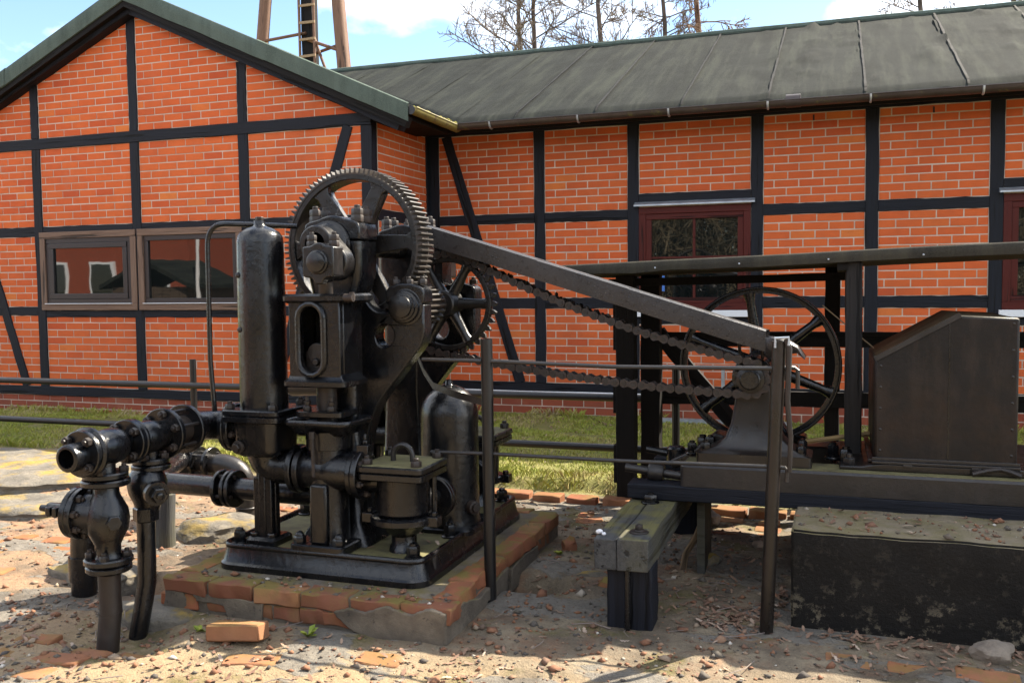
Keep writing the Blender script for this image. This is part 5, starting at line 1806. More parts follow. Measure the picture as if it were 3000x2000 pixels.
# worn leather strap hanging from the pump
st = [(-2.06, 4.42, 1.13), (-2.0, 4.36, 1.06), (-1.90, 4.25, 1.00), (-1.75, 4.15, 0.975), (-1.60, 4.08, 0.955), (-1.52, 4.085, 0.94)]
mb = MB()
for i in range(len(st)):
    x, y, z = st[i]
    mb.v += [(x, y - 0.002, z - 0.017), (x, y + 0.010, z - 0.015), (x, y + 0.010, z + 0.015), (x, y - 0.002, z + 0.017)]
for i in range(len(st) - 1):
    for k in range(4):
        mb.f.append((i * 4 + k, i * 4 + (k + 1) % 4, i * 4 + 4 + (k + 1) % 4, i * 4 + 4 + k))
mb.f += [(3, 2, 1, 0), tuple(len(st) * 4 - 4 + k for k in range(4))]
mb.g = list(mb.v); mb.rnd = [0.0] * len(mb.v)
mb.build('leather_strap', 'chain_iron', origin=(-2.06, 4.42, 1.13), label='worn dark strap sagging from pump bracket to barrier post', cat='strap')

# ================================================================== barrier in front of the chain
BA = empty('pipe_barrier', (-0.9, 4.05, 0), 'two dark tube posts with thin steel rods barring the chain drive', 'barrier')
for (b0, t0, r_) in (((-1.529, 4.05, -0.1), (-1.534, 4.05, 1.25), 0.028), ((-0.267, 4.05, -0.1), (-0.217, 4.05, 1.25), 0.029)):
    q0, q1 = Vector(b0), Vector(t0)
    d = (q1 - q0).normalized()
    mb = MB().lathe(q0, d, [(0, r_), ((q1 - q0).length, r_), ((q1 - q0).length, r_ - 0.004), ((q1 - q0).length - 0.06, r_ - 0.004)], 20, cap=False)
    mb.build('post', 'rail_paint' if b0[0] < -1 else 'brown_steel', BA)
MB().tube([(-1.864, 4.05, 1.148), (-1.53, 4.045, 1.146), (-0.9, 4.05, 1.130), (-0.24, 4.045, 1.136), (-0.155, 4.05, 1.139), (-0.142, 4.05, 1.13), (-0.142, 4.05, 1.05)], 0.0095, 10).build('rod', 'grey_steel', BA)
MB().tube([(-1.826, 4.05, 0.704), (-1.53, 4.055, 0.708), (-0.9, 4.05, 0.708), (-0.25, 4.055, 0.716), (-0.19, 4.05, 0.715), (-0.182, 4.05, 0.705), (-0.185, 4.05, 0.655)], 0.0085, 10).build('rod', 'grey_steel', BA)
MB().tube([(-0.188, 4.03, 1.262), (-0.176, 4.03, 1.22), (-0.182, 4.035, 1.0), (-0.168, 4.035, 0.85), (-0.172, 4.04, 0.70)], [0.012, 0.013, 0.012, 0.011, 0.010], 10).build('hanging_bar', 'rusty_iron', BA)
MB().tube([(-0.232, 4.02, 1.225), (-0.232, 4.02, 1.265), (-0.178, 4.02, 1.268), (-0.178, 4.02, 1.235)], 0.006, 8).build('clip', 'galvanised', BA)

# ================================================================== railing on the grass
RL = empty('pipe_railing', (-4, 6.5, 0), 'low railing of two dark round pipes along the grass edge', 'railing')
MB().tube([(-12, 6.5, 0.676), (-5.1, 6.5, 0.680), (-1.0, 6.5, 0.684)], 0.028, 16).build('rail', 'rail_paint', RL)
MB().tube([(-12, 6.5, 0.322), (-5.1, 6.5, 0.321), (-0.55, 6.5, 0.319)], 0.028, 16).build('rail', 'rail_paint', RL)
for x in (-9.4, -5.14, -1.05):
    MB().tube([(x, 6.53, -0.1), (x, 6.53, 0.9)], 0.027, 14).build('post', 'rail_paint', RL)

# ================================================================== drive stand
EN = empty('drive_stand', (0.1, 4.9, 0.49), 'dark steel drive stand with spoked flywheel, flared pedestal and mossy base frame', 'machine')
mb = MB().rloft(0.95, 4.69, 1.67, 0.10, 0.03, [(0.490, 0.0), (0.588, 0.0), (0.600, 0.010)], n=4)
mb.build('base_beam', 'grey_steel', EN)
MB().rloft(0.95, 5.42, 1.67, 0.10, 0.03, [(0.490, 0.0), (0.585, 0.0), (0.595, 0.010)], n=4).build('base_beam', 'brown_steel', EN)
for x in (-0.62, 0.0, 1.2, 2.4):
    MB().box(x, x + 0.12, 4.785, 5.325, 0.495, 0.58).build('cross_member', 'brown_steel', EN, bevel=0.004)
MB().box(-0.70, 2.6, 4.60, 4.785, 0.6005, 0.6035).build('moss_film', 'mossy_iron', EN, smooth=0)
# pedestal
prof = [(0.605, 0.275, 0.13), (0.655, 0.275, 0.13), (0.665, 0.245, 0.115), (0.69, 0.185, 0.10), (0.73, 0.140, 0.088), (0.80, 0.112, 0.08), (0.90, 0.095, 0.075), (1.02, 0.085, 0.07), (1.10, 0.075, 0.065)]
mb = MB()
for (z, hx, hy) in prof:
    cx, cy, rr, NC = -0.37, 4.755, 0.02, 3
    for (sx, sy, a0) in ((1, 1, 0), (-1, 1, 90), (-1, -1, 180), (1, -1, 270)):
        for i in range(NC + 1):
            th = R(a0 + 90 * i / NC)
            mb.v.append((cx + sx * (hx - rr) + rr * math.cos(th), cy + sy * (hy - rr) + rr * math.sin(th), z))
M_ = 16
for j in range(len(prof) - 1):
    for i in range(M_):
        k = (i + 1) % M_
        mb.f.append((j * M_ + i, j * M_ + k, (j + 1) * M_ + k, (j + 1) * M_ + i))
mb.f.append(tuple(reversed(range(M_)))); mb.f.append(tuple((len(prof) - 1) * M_ + i for i in range(M_)))
mb.g = list(mb.v); mb.rnd = [0.0] * len(mb.v)
mb.build('pedestal', 'brown_steel', EN, smooth=45)
MB().lathe((SDX, 4.66, SDZ), (0, 1, 0), [(0, 0.09), (0.01, 0.098), (0.20, 0.098), (0.21, 0.09)], 28).build('bearing', 'iron', EN)
for (x, y) in ((-0.60, 4.67), (-0.145, 4.67), (-0.60, 4.84), (-0.145, 4.84)):
    inst('anchor_bolt', boltme, EN, (x, y, 0.652), (0, 0, random.random()), (0.8, 0.8, 0.8))
MB().cyl((SDX, 4.50, SDZ), (SDX, 5.45, SDZ), 0.04).build('shaft', 'gear_iron', EN)
sp2 = rim_mesh(SDX, SDZ, SPY - 0.013, SPY + 0.013, gear_profile(11, 0.062, 0.090, 0.6, 0.25), 0.03).build('drive_sprocket', 'chain_iron', EN, smooth=30)
MB().lathe((SDX, 4.60, SDZ), (0, -1, 0), [(0, 0.066), (0.045, 0.066), (0.05, 0.05), (0.075, 0.049), (0.08, 0.043)], 28).build('sprocket_hub', 'gear_iron', EN)
# flywheel
FY, FR = 5.20, 0.425
CFZ = 1.05
fw = rim_mesh(SDX - 0.005, CFZ, FY - 0.045, FY + 0.045, [(FR, 2 * math.pi * i / 96) for i in range(96)], FR - 0.015).build('flywheel', 'iron', EN, bevel=0.005)
rim_mesh(SDX - 0.005, CFZ, FY - 0.012, FY + 0.012, [(FR - 0.014, 2 * math.pi * i / 96) for i in range(96)], FR - 0.036).build('rim_rib', 'iron', fw)
for s_ in range(6):
    a = R(39 + 60 * s_)
    d = Vector((math.cos(a), 0, math.sin(a)))
    q0 = Vector((SDX, FY, CFZ)) + d * 0.06; q1 = Vector((SDX, FY, CFZ)) + d * (FR - 0.03)
    mb = MB().tube([q0, q0.lerp(q1, 0.85), q1], [0.034, 0.023, 0.036], 12)
    mb.build('spoke', 'iron', fw, smooth=60)
MB().lathe((SDX, FY - 0.09, CFZ), (0, 1, 0), [(0, 0.075), (0.01, 0.085), (0.17, 0.085), (0.18, 0.075)], 28).build('flywheel_hub', 'iron', fw)
# second bearing block behind the flywheel
prof2 = MB().prism([(-0.62, 0.597), (-0.14, 0.597), (-0.14, 0.64), (-0.24, 0.66), (-0.30, 0.76), (-0.31, 1.10), (-0.44, 1.10), (-0.46, 0.76), (-0.52, 0.66), (-0.62, 0.64)], 5.36, 5.50)
prof2.build('rear_pedestal', 'iron', EN, bevel=0.01)
for (x, y, z, s_) in ((-0.66, 5.00, 0.595, 1.0), (0.0, 4.98, 0.59, 1.0), (0.06, 4.80, 0.60, 1.0), (-0.70, 4.88, 0.60, 0.8)):
    inst('anchor_bolt', boltme, EN, (x, y, z), (0, 0, random.random()), (s_, s_, s_ * 1.2))
MB().prism([(-0.80, 0.52), (-0.50, 0.60), (-0.50, 0.70), (-0.58, 0.72), (-0.70, 0.62), (-0.82, 0.56)], 4.86, 5.02).build('jack_bracket', 'brown_steel', EN, bevel=0.01)
# clamp screw on the left end of the frame
MB().cyl((-1.02, 4.72, 0.545), (-0.72, 4.72, 0.515), 0.022, n=14).lathe((-0.90, 4.72, 0.532), (1, 0, -0.1), [(0, 0.04), (0.01, 0.046), (0.07, 0.046), (0.08, 0.04)], 20).build('clamp_screw', 'grey_steel', EN)
MB().tube([(-0.96, 4.98, 0.60), (-0.80, 4.98, 0.575), (-0.72, 4.98, 0.56)], [0.018, 0.022, 0.022], 12).lathe((-0.80, 4.98, 0.53), (0, 0, 1), [(0, 0.05), (0.08, 0.05), (0.09, 0.042)], 20).build('clamp_lever', 'iron', EN)
# foot casting under the motor case
MB().prism([(0.03, 0.602), (2.4, 0.602), (2.4, 0.640), (0.22, 0.640), (0.17, 0.632), (0.13, 0.622), (0.03, 0.622)], 4.66, 5.40).build('foot_casting', 'brown_steel', EN, bevel=0.006)
MB().hexnut((0.075, 4.72, 0.622), (0, 0, 1), 0.03, 0.03, 0.02).build('bolt', 'grey_steel', EN)

# ---- motor case
BX = empty('motor_case', (0.5, 5.1, 0.64), 'big brown-black sheet steel case with sloping top on drive stand', 'case')
prf = [(0.185, 0.645), (0.790, 0.645), (0.790, 1.325), (0.545, 1.337), (0.183, 1.130)]
MB().prism(prf, 4.68, 5.50).build('case_body', 'case_steel', BX, bevel=0.012)
MB().box(0.175, 0.80, 4.655, 4.68, 0.640, 0.652).box(0.175, 0.80, 4.672, 4.679, 0.652, 0.668).build('bottom_flange', 'grey_steel', BX, bevel=0.002)
MB().box(0.158, 0.183, 4.70, 5.48, 0.640, 0.652).build('bottom_flange', 'grey_steel', BX, bevel=0.002)
for x in (0.33, 0.62):
    MB().box(x - 0.02, x + 0.02, 4.652, 4.664, 0.628, 0.641).build('clip', 'grey_steel', BX, bevel=0.002)
MB().obox((0.364, 4.677, 1.236), Vector((0.181, 0, 0.1035)), Vector((0, 0.003, 0)), Vector((-0.006, 0, 0.010))).build('seam', 'grey_steel', BX)
for (x, z) in [(0.21, 0.70 + 0.10 * k) for k in range(5)] + [(0.765, 0.70 + 0.12 * k) for k in range(6)] + [(0.27 + 0.12 * k, 0.662) for k in range(5)]:
    MB().ball((x, 4.680, z), 0.007, (0, 1, 0), 0.45, 8, 5).build('rivet', 'brown_steel', BX)
MB().box(0.500, 0.506, 4.6785, 4.6815, 0.67, 1.30).build('sheet_seam', 'iron', BX)
# rusty bent bar lying on the frame
MB().tube([(0.60, 4.635, 0.616), (0.66, 4.65, 0.632), (0.72, 4.66, 0.640), (0.76, 4.645, 0.632), (0.80, 4.63, 0.618)], 0.012, 8).build('bent_bar', 'rusty_iron', origin=(0.7, 4.64, 0.61), label='short rusty bent bar lying on the frame below the motor case', cat='bar')

# ---- timber and concrete carrying the stand
FBX0, FBX1, FBY0, FBY1 = -0.167, 2.7, 4.14, 5.75
bm = bmesh.new()
bmesh.ops.create_cube(bm, size=1.0)
bmesh.ops.scale(bm, vec=(FBX1 - FBX0, FBY1 - FBY0, 0.55), verts=bm.verts)
bmesh.ops.translate(bm, vec=((FBX1 + FBX0) / 2, (FBY1 + FBY0) / 2, 0.153), verts=bm.verts)
bmesh.ops.bevel(bm, geom=list(bm.edges), offset=0.010, segments=2, affect='EDGES')
for ax_, lo, hi, n_ in ((0, FBX0, FBX1, 90), (1, FBY0, FBY1, 24), (2, -0.12, 0.428, 16)):
    for k in range(1, n_):
        nrm = [0, 0, 0]; nrm[ax_] = 1
        co = [0, 0, 0]; co[ax_] = lo + (hi - lo) * k / n_
        bmesh.ops.bisect_plane(bm, geom=list(bm.verts) + list(bm.edges) + list(bm.faces), plane_co=co, plane_no=nrm)
for v in bm.verts:
    q = v.co
    edge_ = max(0, 1 - min(abs(q.x - FBX0), abs(q.y - FBY0)) / 0.04) * max(0, 1 - (0.43 - q.z) / 0.05)
    v.co += Vector((noise.noise(q * 7), noise.noise(q * 7 + Vector((5, 0, 0))), noise.noise(q * 5 + Vector((0, 7, 0))))) * 0.006
    v.co.z -= edge_ * max(0, noise.noise(Vector((q.x * 9, q.y * 9, 0))) + 0.25) * 0.010
    v.co.y += edge_ * max(0, noise.noise(Vector((q.x * 11, 4, 0))) + 0.2) * 0.006
me = bpy.data.meshes.new('concrete_foundation')
bmesh.ops.translate(bm, vec=(-1.2, -4.2, 0), verts=bm.verts)
bm.to_mesh(me); bm.free()
me.materials.append(MATS['tarred_concrete']); me.shade_smooth(); me.set_sharp_from_angle(angle=R(45))
fo = bpy.data.objects.new('concrete_foundation', me)
COL.objects.link(fo); fo.location = (1.2, 4.2, 0)
fo['label'] = 'large tar-stained concrete block under the drive stand'; fo['category'] = 'foundation'
MB().beam((-0.985, 4.665, 0.452), (2.65, 4.665, 0.452), 0.075, 0.15, (0, 0, 1), 20, 0.003).build('bearer_beam', 'black_timber', origin=(0, 4.66, 0.41), bevel=0.006, label='long black timber bearer lying under the steel base frame', cat='beam')
MB().beam((-0.985, 5.40, 0.452), (2.65, 5.40, 0.452), 0.075, 0.15, (0, 0, 1), 20, 0.003).build('bearer_beam', 'black_timber', origin=(0, 5.40, 0.41), bevel=0.006, label='black timber bearer under the rear of the base frame, behind the flywheel', cat='beam')
SLp = empty('timber_trestle', (-0.85, 4.0, 0), 'thick mossy cracked timber on a black post propping the drive stand', 'trestle')
mb = MB().beam((-0.925, 3.85, 0.338), (-0.925, 5.75, 0.338), 0.10, 0.135, (1, 0, 0), 16, 0.004)
mb.beam((-0.803, 3.845, 0.340), (-0.803, 5.75, 0.340), 0.132, 0.138, (1, 0, 0), 16, 0.004)
mb.build('sleeper', 'mossy_timber', SLp, bevel=0.005)
MB().beam((-0.832, 3.985, -0.1), (-0.832, 3.985, 0.272), 0.20, 0.16, (1, 0, 0), 6, 0.004).build('post', 'black_timber', SLp, bevel=0.008)
MB().beam((-0.832, 5.60, -0.1), (-0.832, 5.60, 0.270), 0.20, 0.16, (1, 0, 0), 6, 0.004).build('post', 'black_timber', SLp, bevel=0.008)
MB().disc((-0.80, 3.97, 0.4125), (0, 0, 1), 0.042, 0.010, 24, 0.003).disc((-0.80, 3.97, 0.420), (0, 0, 1), 0.026, 0.010, 20, 0.003).hexnut((-0.80, 3.97, 0.424), (0, 0, 1), 0.017, 0.022).build('washer_bolt', 'rusty_iron', SLp)
MB().cyl((-0.835, 3.885, 0.0), (-0.835, 3.89, 0.27), 0.012, n=10).build('tie_rod', 'iron', SLp)
inst('anchor_bolt', boltme, SLp, (-0.86, 4.55, 0.405), (0, 0, 0.3), (1.1, 1.1, 0.7))
MB().ball((-0.965, 3.915, 0.417), 0.011, (1, 0, 0.2), 1.5, 10, 6).ball((-0.942, 3.905, 0.411), 0.008, (1, 0.4, 0), 1.2, 10, 6).build('white_lump', 'paper_white', origin=(-0.96, 3.91, 0.406), label='small white lump lying on the end of the mossy timber', cat='lump')
MB().box(-0.66, -0.62, 4.78, 5.05, -0.02, 0.405).build('support_board', 'mossy_timber', origin=(-0.64, 4.9, 0), label='rough upright board standing between trestle and concrete block', cat='board')
MB().tube([(-0.66, 5.15, 0.42), (-0.655, 5.10, 0.25), (-0.70, 5.02, 0.12), (-0.74, 4.92, 0.05), (-0.735, 4.75, -0.03)], 0.017, 12).build('hose', 'weathered_wood', origin=(-0.7, 5.0, 0), label='old ribbed hose curling down beside the upright board', cat='hose')
MB().tube([(-0.16, 5.22, 0.634), (0.22, 5.28, 0.69), (0.9, 5.36, 0.78)], 0.014, 6).build('wood_stick', 'fresh_wood', origin=(-0.16, 5.22, 0.634), label='pale fresh wooden stick lying across the frame behind flywheel', cat='stick')
MB().tube([(-0.06, 5.30, 1.37), (0.18, 5.32, 1.16), (0.3, 5.33, 1.05)], 0.004, 6).build('wire', 'weathered_wood', origin=(-0.06, 5.30, 1.37), label='thin pale wire running from flywheel rim down to the motor case', cat='wire')

# ================================================================== belt cover on posts
CV = empty('belt_cover', (-0.2, 5.6, 0), 'dark felt-edged board roof on black posts over the belt drive', 'cover')
mb = MB()
x0c, x1c = -1.62, 2.9
zc = lambda x: 1.588 + 0.032 * (x + 1.1) / 1.0
n = 46
for i in range(n + 1):
    x = x0c + (x1c - x0c) * i / n
    w = 0.006 * noise.noise(Vector((x * 3, 1, 0))); w2 = 0.008 * noise.noise(Vector((x * 4.4, 7, 0)))
    for (y, dz) in ((6.9, 0.03), (4.985, 0.028), (4.972, 0.018), (4.968 + w, -0.008), (4.972 + w, -0.030 + w2), (4.985, -0.032 + w2)):
        mb.v.append((x, y, zc(x) + dz + 0.004 * noise.noise(Vector((x * 1.1, y, 4)))))
for i in range(n):
    for k in range(5):
        q = i * 6 + k
        mb.f.append((q, q + 6, q + 7, q + 1))
mb.g = list(mb.v); mb.rnd = [0.0] * len(mb.v)
mb.build('felt_edge', 'cover_felt', CV, smooth=50)
for j in range(9):
    y0, y1 = 5.0 + 0.21 * j, 5.0 + 0.21 * j + 0.20
    ex = random.uniform(-0.06, 0.06)
    MB().add([(x0c + ex, y0, zc(x0c) - 0.028), (x1c, y0, zc(x1c) - 0.028), (x1c, y1, zc(x1c) - 0.028), (x0c + ex, y1, zc(x0c) - 0.028),
              (x0c + ex, y0, zc(x0c) - 0.002), (x1c, y0, zc(x1c) - 0.002), (x1c, y1, zc(x1c) - 0.002), (x0c + ex, y1, zc(x0c) - 0.002)],
             [(0, 1, 2, 3), (7, 6, 5, 4), (0, 4, 5, 1), (1, 5, 6, 2), (2, 6, 7, 3), (3, 7, 4, 0)]).build('board', 'dark_timber', CV, smooth=0)
for i in range(9):
    x = -1.35 + 0.44 * i
    MB().ball((x, 4.966, zc(x) - 0.012), 0.005, (0, 1, 0), 0.5, 8, 5).build('nail', 'galvanised', CV)
zu = 1.53
for (x, y, wx, wy, z0, mt) in ((-1.335, 6.22, 0.125, 0.12, -0.05, 'dark_timber'), (-1.19, 6.36, 0.13, 0.12, -0.05, 'dark_timber'), (0.095, 5.05, 0.082, 0.08, 0.597, 'grey_timber'), (-0.01, 6.55, 0.095, 0.09, -0.05, 'dark_timber'), (2.2, 5.05, 0.085, 0.08, 0.597, 'grey_timber'), (2.2, 6.55, 0.1, 0.1, -0.05, 'dark_timber')):
    MB().beam((x, y, z0), (x, y, zc(x) - 0.03), wx, wy, (1, 0, 0), 12, 0.004).build('post', mt, CV, bevel=0.004, smooth=25)
for (x, z, h) in ((-1.41, 1.05, 0.34), (-1.412, 0.62, 0.24), (-1.41, 0.14, 0.26)):
    MB().box(x - 0.006, x + 0.012, 6.165, 6.28, z, z + h).build('batten', 'dark_timber', CV)
for (zc_, ) in ((1.11,), (0.71,)):
    MB().beam((-1.25, 6.45, zc_), (2.25, 6.48, zc_ + 0.02), 0.10, 0.04, (0, 0, 1), 20, 0.003).build('rail', 'dark_timber', CV, smooth=25)
MB().beam((-1.16, 6.44, 1.16), (-0.50, 6.40, 0.38), 0.10, 0.05, (1, 0, 0.5), 10, 0.003).build('brace', 'dark_timber', CV, smooth=25)
MB().beam((-1.45, 6.29, 1.505), (0.1, 6.29, 1.53), 0.05, 0.2, (0, 0, 1), 10, 0.003).build('bearer', 'dark_timber', CV, smooth=25)
MB().beam((0.04, 5.0, 1.595), (0.04, 6.6, 1.595), 0.05, 0.08, (1, 0, 0), 10, 0.003).build('bearer', 'dark_timber', CV, smooth=25)

# ================================================================== chain guard
CG = empty('chain_guard', (-1.1, 4.6, 1.5), 'long dark sheet-clad board sloping down above the drive chain, dotted with nails', 'guard')
gz_ = lambda x: 1.822 + (x + 2.04) * (1.262 - 1.822) / 1.80
segs = [(-2.04, -1.42), (-1.425, -0.95), (-0.955, -0.30)]
for k, (a, b) in enumerate(segs):
    mb = MB()
    n = 10
    for i in range(n + 1):
        x = a + (b - a) * i / n
        w = 0.004 * noise.noise(Vector((x * 5, k, 0)))
        for (y, dz) in ((4.74, -0.10), (4.742, 0.0), (4.735, 0.008), (4.488, 0.020), (4.474, 0.013), (4.474 + w - 0.002 * k, -0.04), (4.476 + w - 0.002 * k, -0.084 + w)):
            mb.v.append((x, y, gz_(x) + dz - 0.02 - 0.002 * k))
    for i in range(n):
        for j in range(6):
            q = i * 7 + j
            mb.f.append((q, q + 7, q + 8, q + 1))
    mb.g = list(mb.v); mb.rnd = [0.0] * len(mb.v)
    mb.build('cover_sheet', 'guard_sheet', CG, smooth=22)
mb = MB().beam((-2.02, 4.61, gz_(-2.02) - 0.045), (-0.33, 4.61, gz_(-0.33) - 0.045), 0.03, 0.235, (0, 0, 1), 10, 0.002)
mb.build('board', 'dark_timber', CG)
# bent tip at the low end
mb = MB()
tip = [(-0.302, 1.250, 1.150), (-0.25, 1.244, 1.150), (-0.20, 1.230, 1.165), (-0.16, 1.205, 1.170), (-0.125, 1.150, 1.140)]
for (x, zt, zb_) in tip:
    mb.v += [(x, 4.72, zt - 0.015), (x, 4.48, zt), (x, 4.468, zt - 0.01), (x, 4.47, zb_)]
for i in range(len(tip) - 1):
    for k in range(3):
        q = i * 4 + k
        mb.f.append((q, q + 4, q + 5, q + 1))
mb.g = list(mb.v); mb.rnd = [0.0] * len(mb.v)
o = mb.build('bent_tip', 'guard_sheet', CG, smooth=40)
o.modifiers.new('solid', 'SOLIDIFY').thickness = 0.004
for i in range(26):
    x = random.uniform(-2.0, -0.33)
    MB().ball((x, 4.4735, gz_(x) - 0.02 - random.choice((0.008, 0.016, 0.04, 0.05, 0.07)) + random.uniform(-0.005, 0.005)), 0.0045, (0, 1, 0), 0.5, 8, 5).build('nail', 'grey_steel', CG)
MB().tube([(-0.45, 4.70, gz_(-0.45) - 0.06), (-0.44, 4.70, 1.16), (-0.40, 4.72, 1.10)], 0.008, 8).build('strut', 'rusty_iron', CG)
MB().tube([(-0.34, 4.70, gz_(-0.34) - 0.06), (-0.33, 4.70, 1.13), (-0.35, 4.73, 1.09)], 0.008, 8).build('strut', 'rusty_iron', CG)
MB().box(-2.035, -1.99, 4.60, 4.72, 1.50, 1.77).build('hanger', 'iron', CG)

# ================================================================== galvanised frame by the wall
GF = empty('galvanised_frame', (-1.15, 9.95, 0), 'light grey galvanised angle frame standing against the wall behind flywheel', 'frame')
MB().box(-1.80, -0.50, 9.93, 9.96, 0.585, 0.625).build('top_rail', 'galvanised', GF)
MB().box(-1.12, -1.085, 9.935, 9.965, 0.02, 0.584).build('upright', 'galvanised', GF)
MB().box(-1.90, -0.40, 9.90, 9.96, 0.0, 0.05).build('foot_rail', 'galvanised', GF)
for x in (-1.78, -0.52):
    MB().box(x - 0.017, x + 0.017, 9.938, 9.968, 0.05, 0.584).build('upright', 'galvanised', GF)

# ================================================================== loose pieces on the ground
def pebble_mesh(name, mat, size, seed, sub=3, amp=0.28, flat=1.0, freq=1.6):
    bm = bmesh.new()
    bmesh.ops.create_icosphere(bm, subdivisions=sub, radius=1.0)
    for v in bm.verts:
        q = v.co.normalized()
        k = 1 + amp * noise.noise(q * freq + Vector((seed * 3.1, seed, 0))) + amp * 0.35 * noise.noise(q * freq * 3 + Vector((seed, 0, seed * 2)))
        # facet it a little
        k = k * (0.9 + 0.1 * max(abs(q.x), abs(q.y), abs(q.z)))
        v.co = Vector((q.x * k * size[0], q.y * k * size[1], q.z * k * size[2] * flat))
    me = bpy.data.meshes.new(name)
    bm.to_mesh(me); bm.free()
    me.materials.append(MATS[mat])
    me.shade_smooth(); me.set_sharp_from_angle(angle=R(28))
    return me


def rock(name, loc, size, seed, mat, label, cat, rot=0.0, sub=3, amp=0.3, freq=1.6):
    o = bpy.data.objects.new(name, pebble_mesh(name, mat, size, seed, sub, amp, 1.0, freq))
    COL.objects.link(o)
    o.location = loc; o.rotation_euler = (0, 0, rot)
    o['label'] = label; o['category'] = cat
    return o


rock('stone', (0.60, 4.00, 0.03), (0.085, 0.07, 0.05), 2, 'stone', 'pale grey angular stone lying in front of the tarred concrete block', 'stone', 0.4, 3, 0.35, 1.1)
rock('stone', (-0.72, 5.76, 0.035), (0.075, 0.06, 0.055), 5, 'stone', 'rounded tan stone by the brick edging behind the ribbed hose', 'stone', 0.8)
rock('stone', (-0.36, 5.30, 0.02), (0.07, 0.03, 0.03), 6, 'stone', 'small pale elongated stone on bare soil beside the concrete block', 'stone', -0.5)
rock('brick_fragment', (-1.40, 4.98, 0.03), (0.045, 0.045, 0.045), 8, 'old_brick', 'broken red brick lump on bare soil right of plinth', 'brick', 0.3, 2, 0.4)
rock('brick_fragment', (-1.03, 4.42, 0.02), (0.075, 0.05, 0.04), 9, 'old_brick', 'dark broken brick piece leaning at the foot of mossy trestle', 'brick', 0.9, 2, 0.35)
rock('stone', (-1.16, 4.55, 0.012), (0.08, 0.035, 0.025), 10, 'slab', 'flat dark stone lying between plinth and trestle', 'stone', 0.2, 2, 0.3)
rock('stone', (-3.55, 4.72, 0.0), (0.34, 0.24, 0.10), 14, 'slab', 'low mossy dark lump of old paving beside the pump plinth', 'stone', 0.2, 4, 0.3, 1.3)
rock('stone', (-0.62, 4.95, 0.02), (0.07, 0.05, 0.04), 17, 'slab', 'dark stone beneath the ribbed hose', 'stone', 0.6, 2, 0.35)
# brick lying loose in front of the plinth
lb = bpy.data.objects.new('loose_brick', rough_brick(0.235, 0.112, 0.070, 21, 0.007))
lb.data.materials.clear(); lb.data.materials.append(MATS['pale_brick'])
COL.objects.link(lb)
lb.location = (-2.385, 3.265, 0.045); lb.rotation_euler = (R(-10), R(-3), R(9))
lb['label'] = 'loose worn orange brick lying on the ground before the plinth'; lb['category'] = 'brick'


# broken asphalt slabs on the left
def slab(pts, z0, z1, label, seed):
    mb = MB()
    cx = sum(q[0] for q in pts) / len(pts); cy = sum(q[1] for q in pts) / len(pts)
    fine = []
    for i in range(len(pts)):
        a, b = Vector(pts[i]), Vector(pts[(i + 1) % len(pts)])
        for s_ in range(8):
            q = a.lerp(b, s_ / 8)
            d = (q - Vector((cx, cy))).normalized()
            q += d * (0.05 * noise.noise(Vector((q.x * 6, q.y * 6, seed))))
            fine.append(q)
    n = len(fine); rings = [(1.02, z0), (1.03, z0 + (z1 - z0) * 0.4), (0.97, z0 + (z1 - z0) * 0.75), (0.985, z1 - 0.012), (0.95, z1), (0.75, z1 + 0.012), (0.5, z1 + 0.015), (0.25, z1 + 0.01), (0.02, z1 + 0.012)]
    for (k, z) in rings:
        for q in fine:
            p = Vector((cx, cy)).lerp(q, k)
            mb.v.append((p.x, p.y, z + 0.018 * noise.noise(Vector((p.x * 4, p.y * 4, seed + z * 20))) + 0.010 * noise.noise(Vector((p.x * 14, p.y * 14, z * 60)))))
    for j in range(len(rings) - 1):
        for i in range(n):
            k = (i + 1) % n
            mb.f.append((j * n + i, j * n + k, (j + 1) * n + k, (j + 1) * n + i))
    mb.f.append(tuple((len(rings) - 1) * n + i for i in range(n)))
    mb.g = list(mb.v); mb.rnd = [0.0] * len(mb.v)
    return mb.build('asphalt_slab', 'slab', origin=(cx, cy, 0), smooth=50, label=label, cat='slab')


slab([(-7.6, 6.15), (-7.4, 5.2), (-6.3, 5.05), (-5.55, 4.95), (-5.0, 5.2), (-4.85, 5.7), (-5.2, 6.1), (-6.2, 6.25)], -0.06, 0.13, 'big broken asphalt slab with yellow lichen at the grass edge', 4.2)
slab([(-6.4, 4.9), (-5.6, 4.5), (-4.9, 4.62), (-4.6, 4.95), (-5.1, 5.1), (-5.9, 5.12)], -0.06, 0.05, 'flat grey asphalt slab lying in front of the lichen-spotted slab', 7.9)
slab([(-3.95, 3.75), (-3.65, 3.62), (-3.42, 3.72), (-3.40, 3.90), (-3.65, 3.98), (-3.9, 3.92)], -0.08, 0.035, 'small dark asphalt slab by the standpipe hole', 2.3)
slab([(-3.30, 3.45), (-3.02, 3.32), (-2.72, 3.42), (-2.80, 3.62), (-3.1, 3.68)], -0.12, 0.0, 'sunken dark slab between the manifold stand pipes and plinth', 5.5)

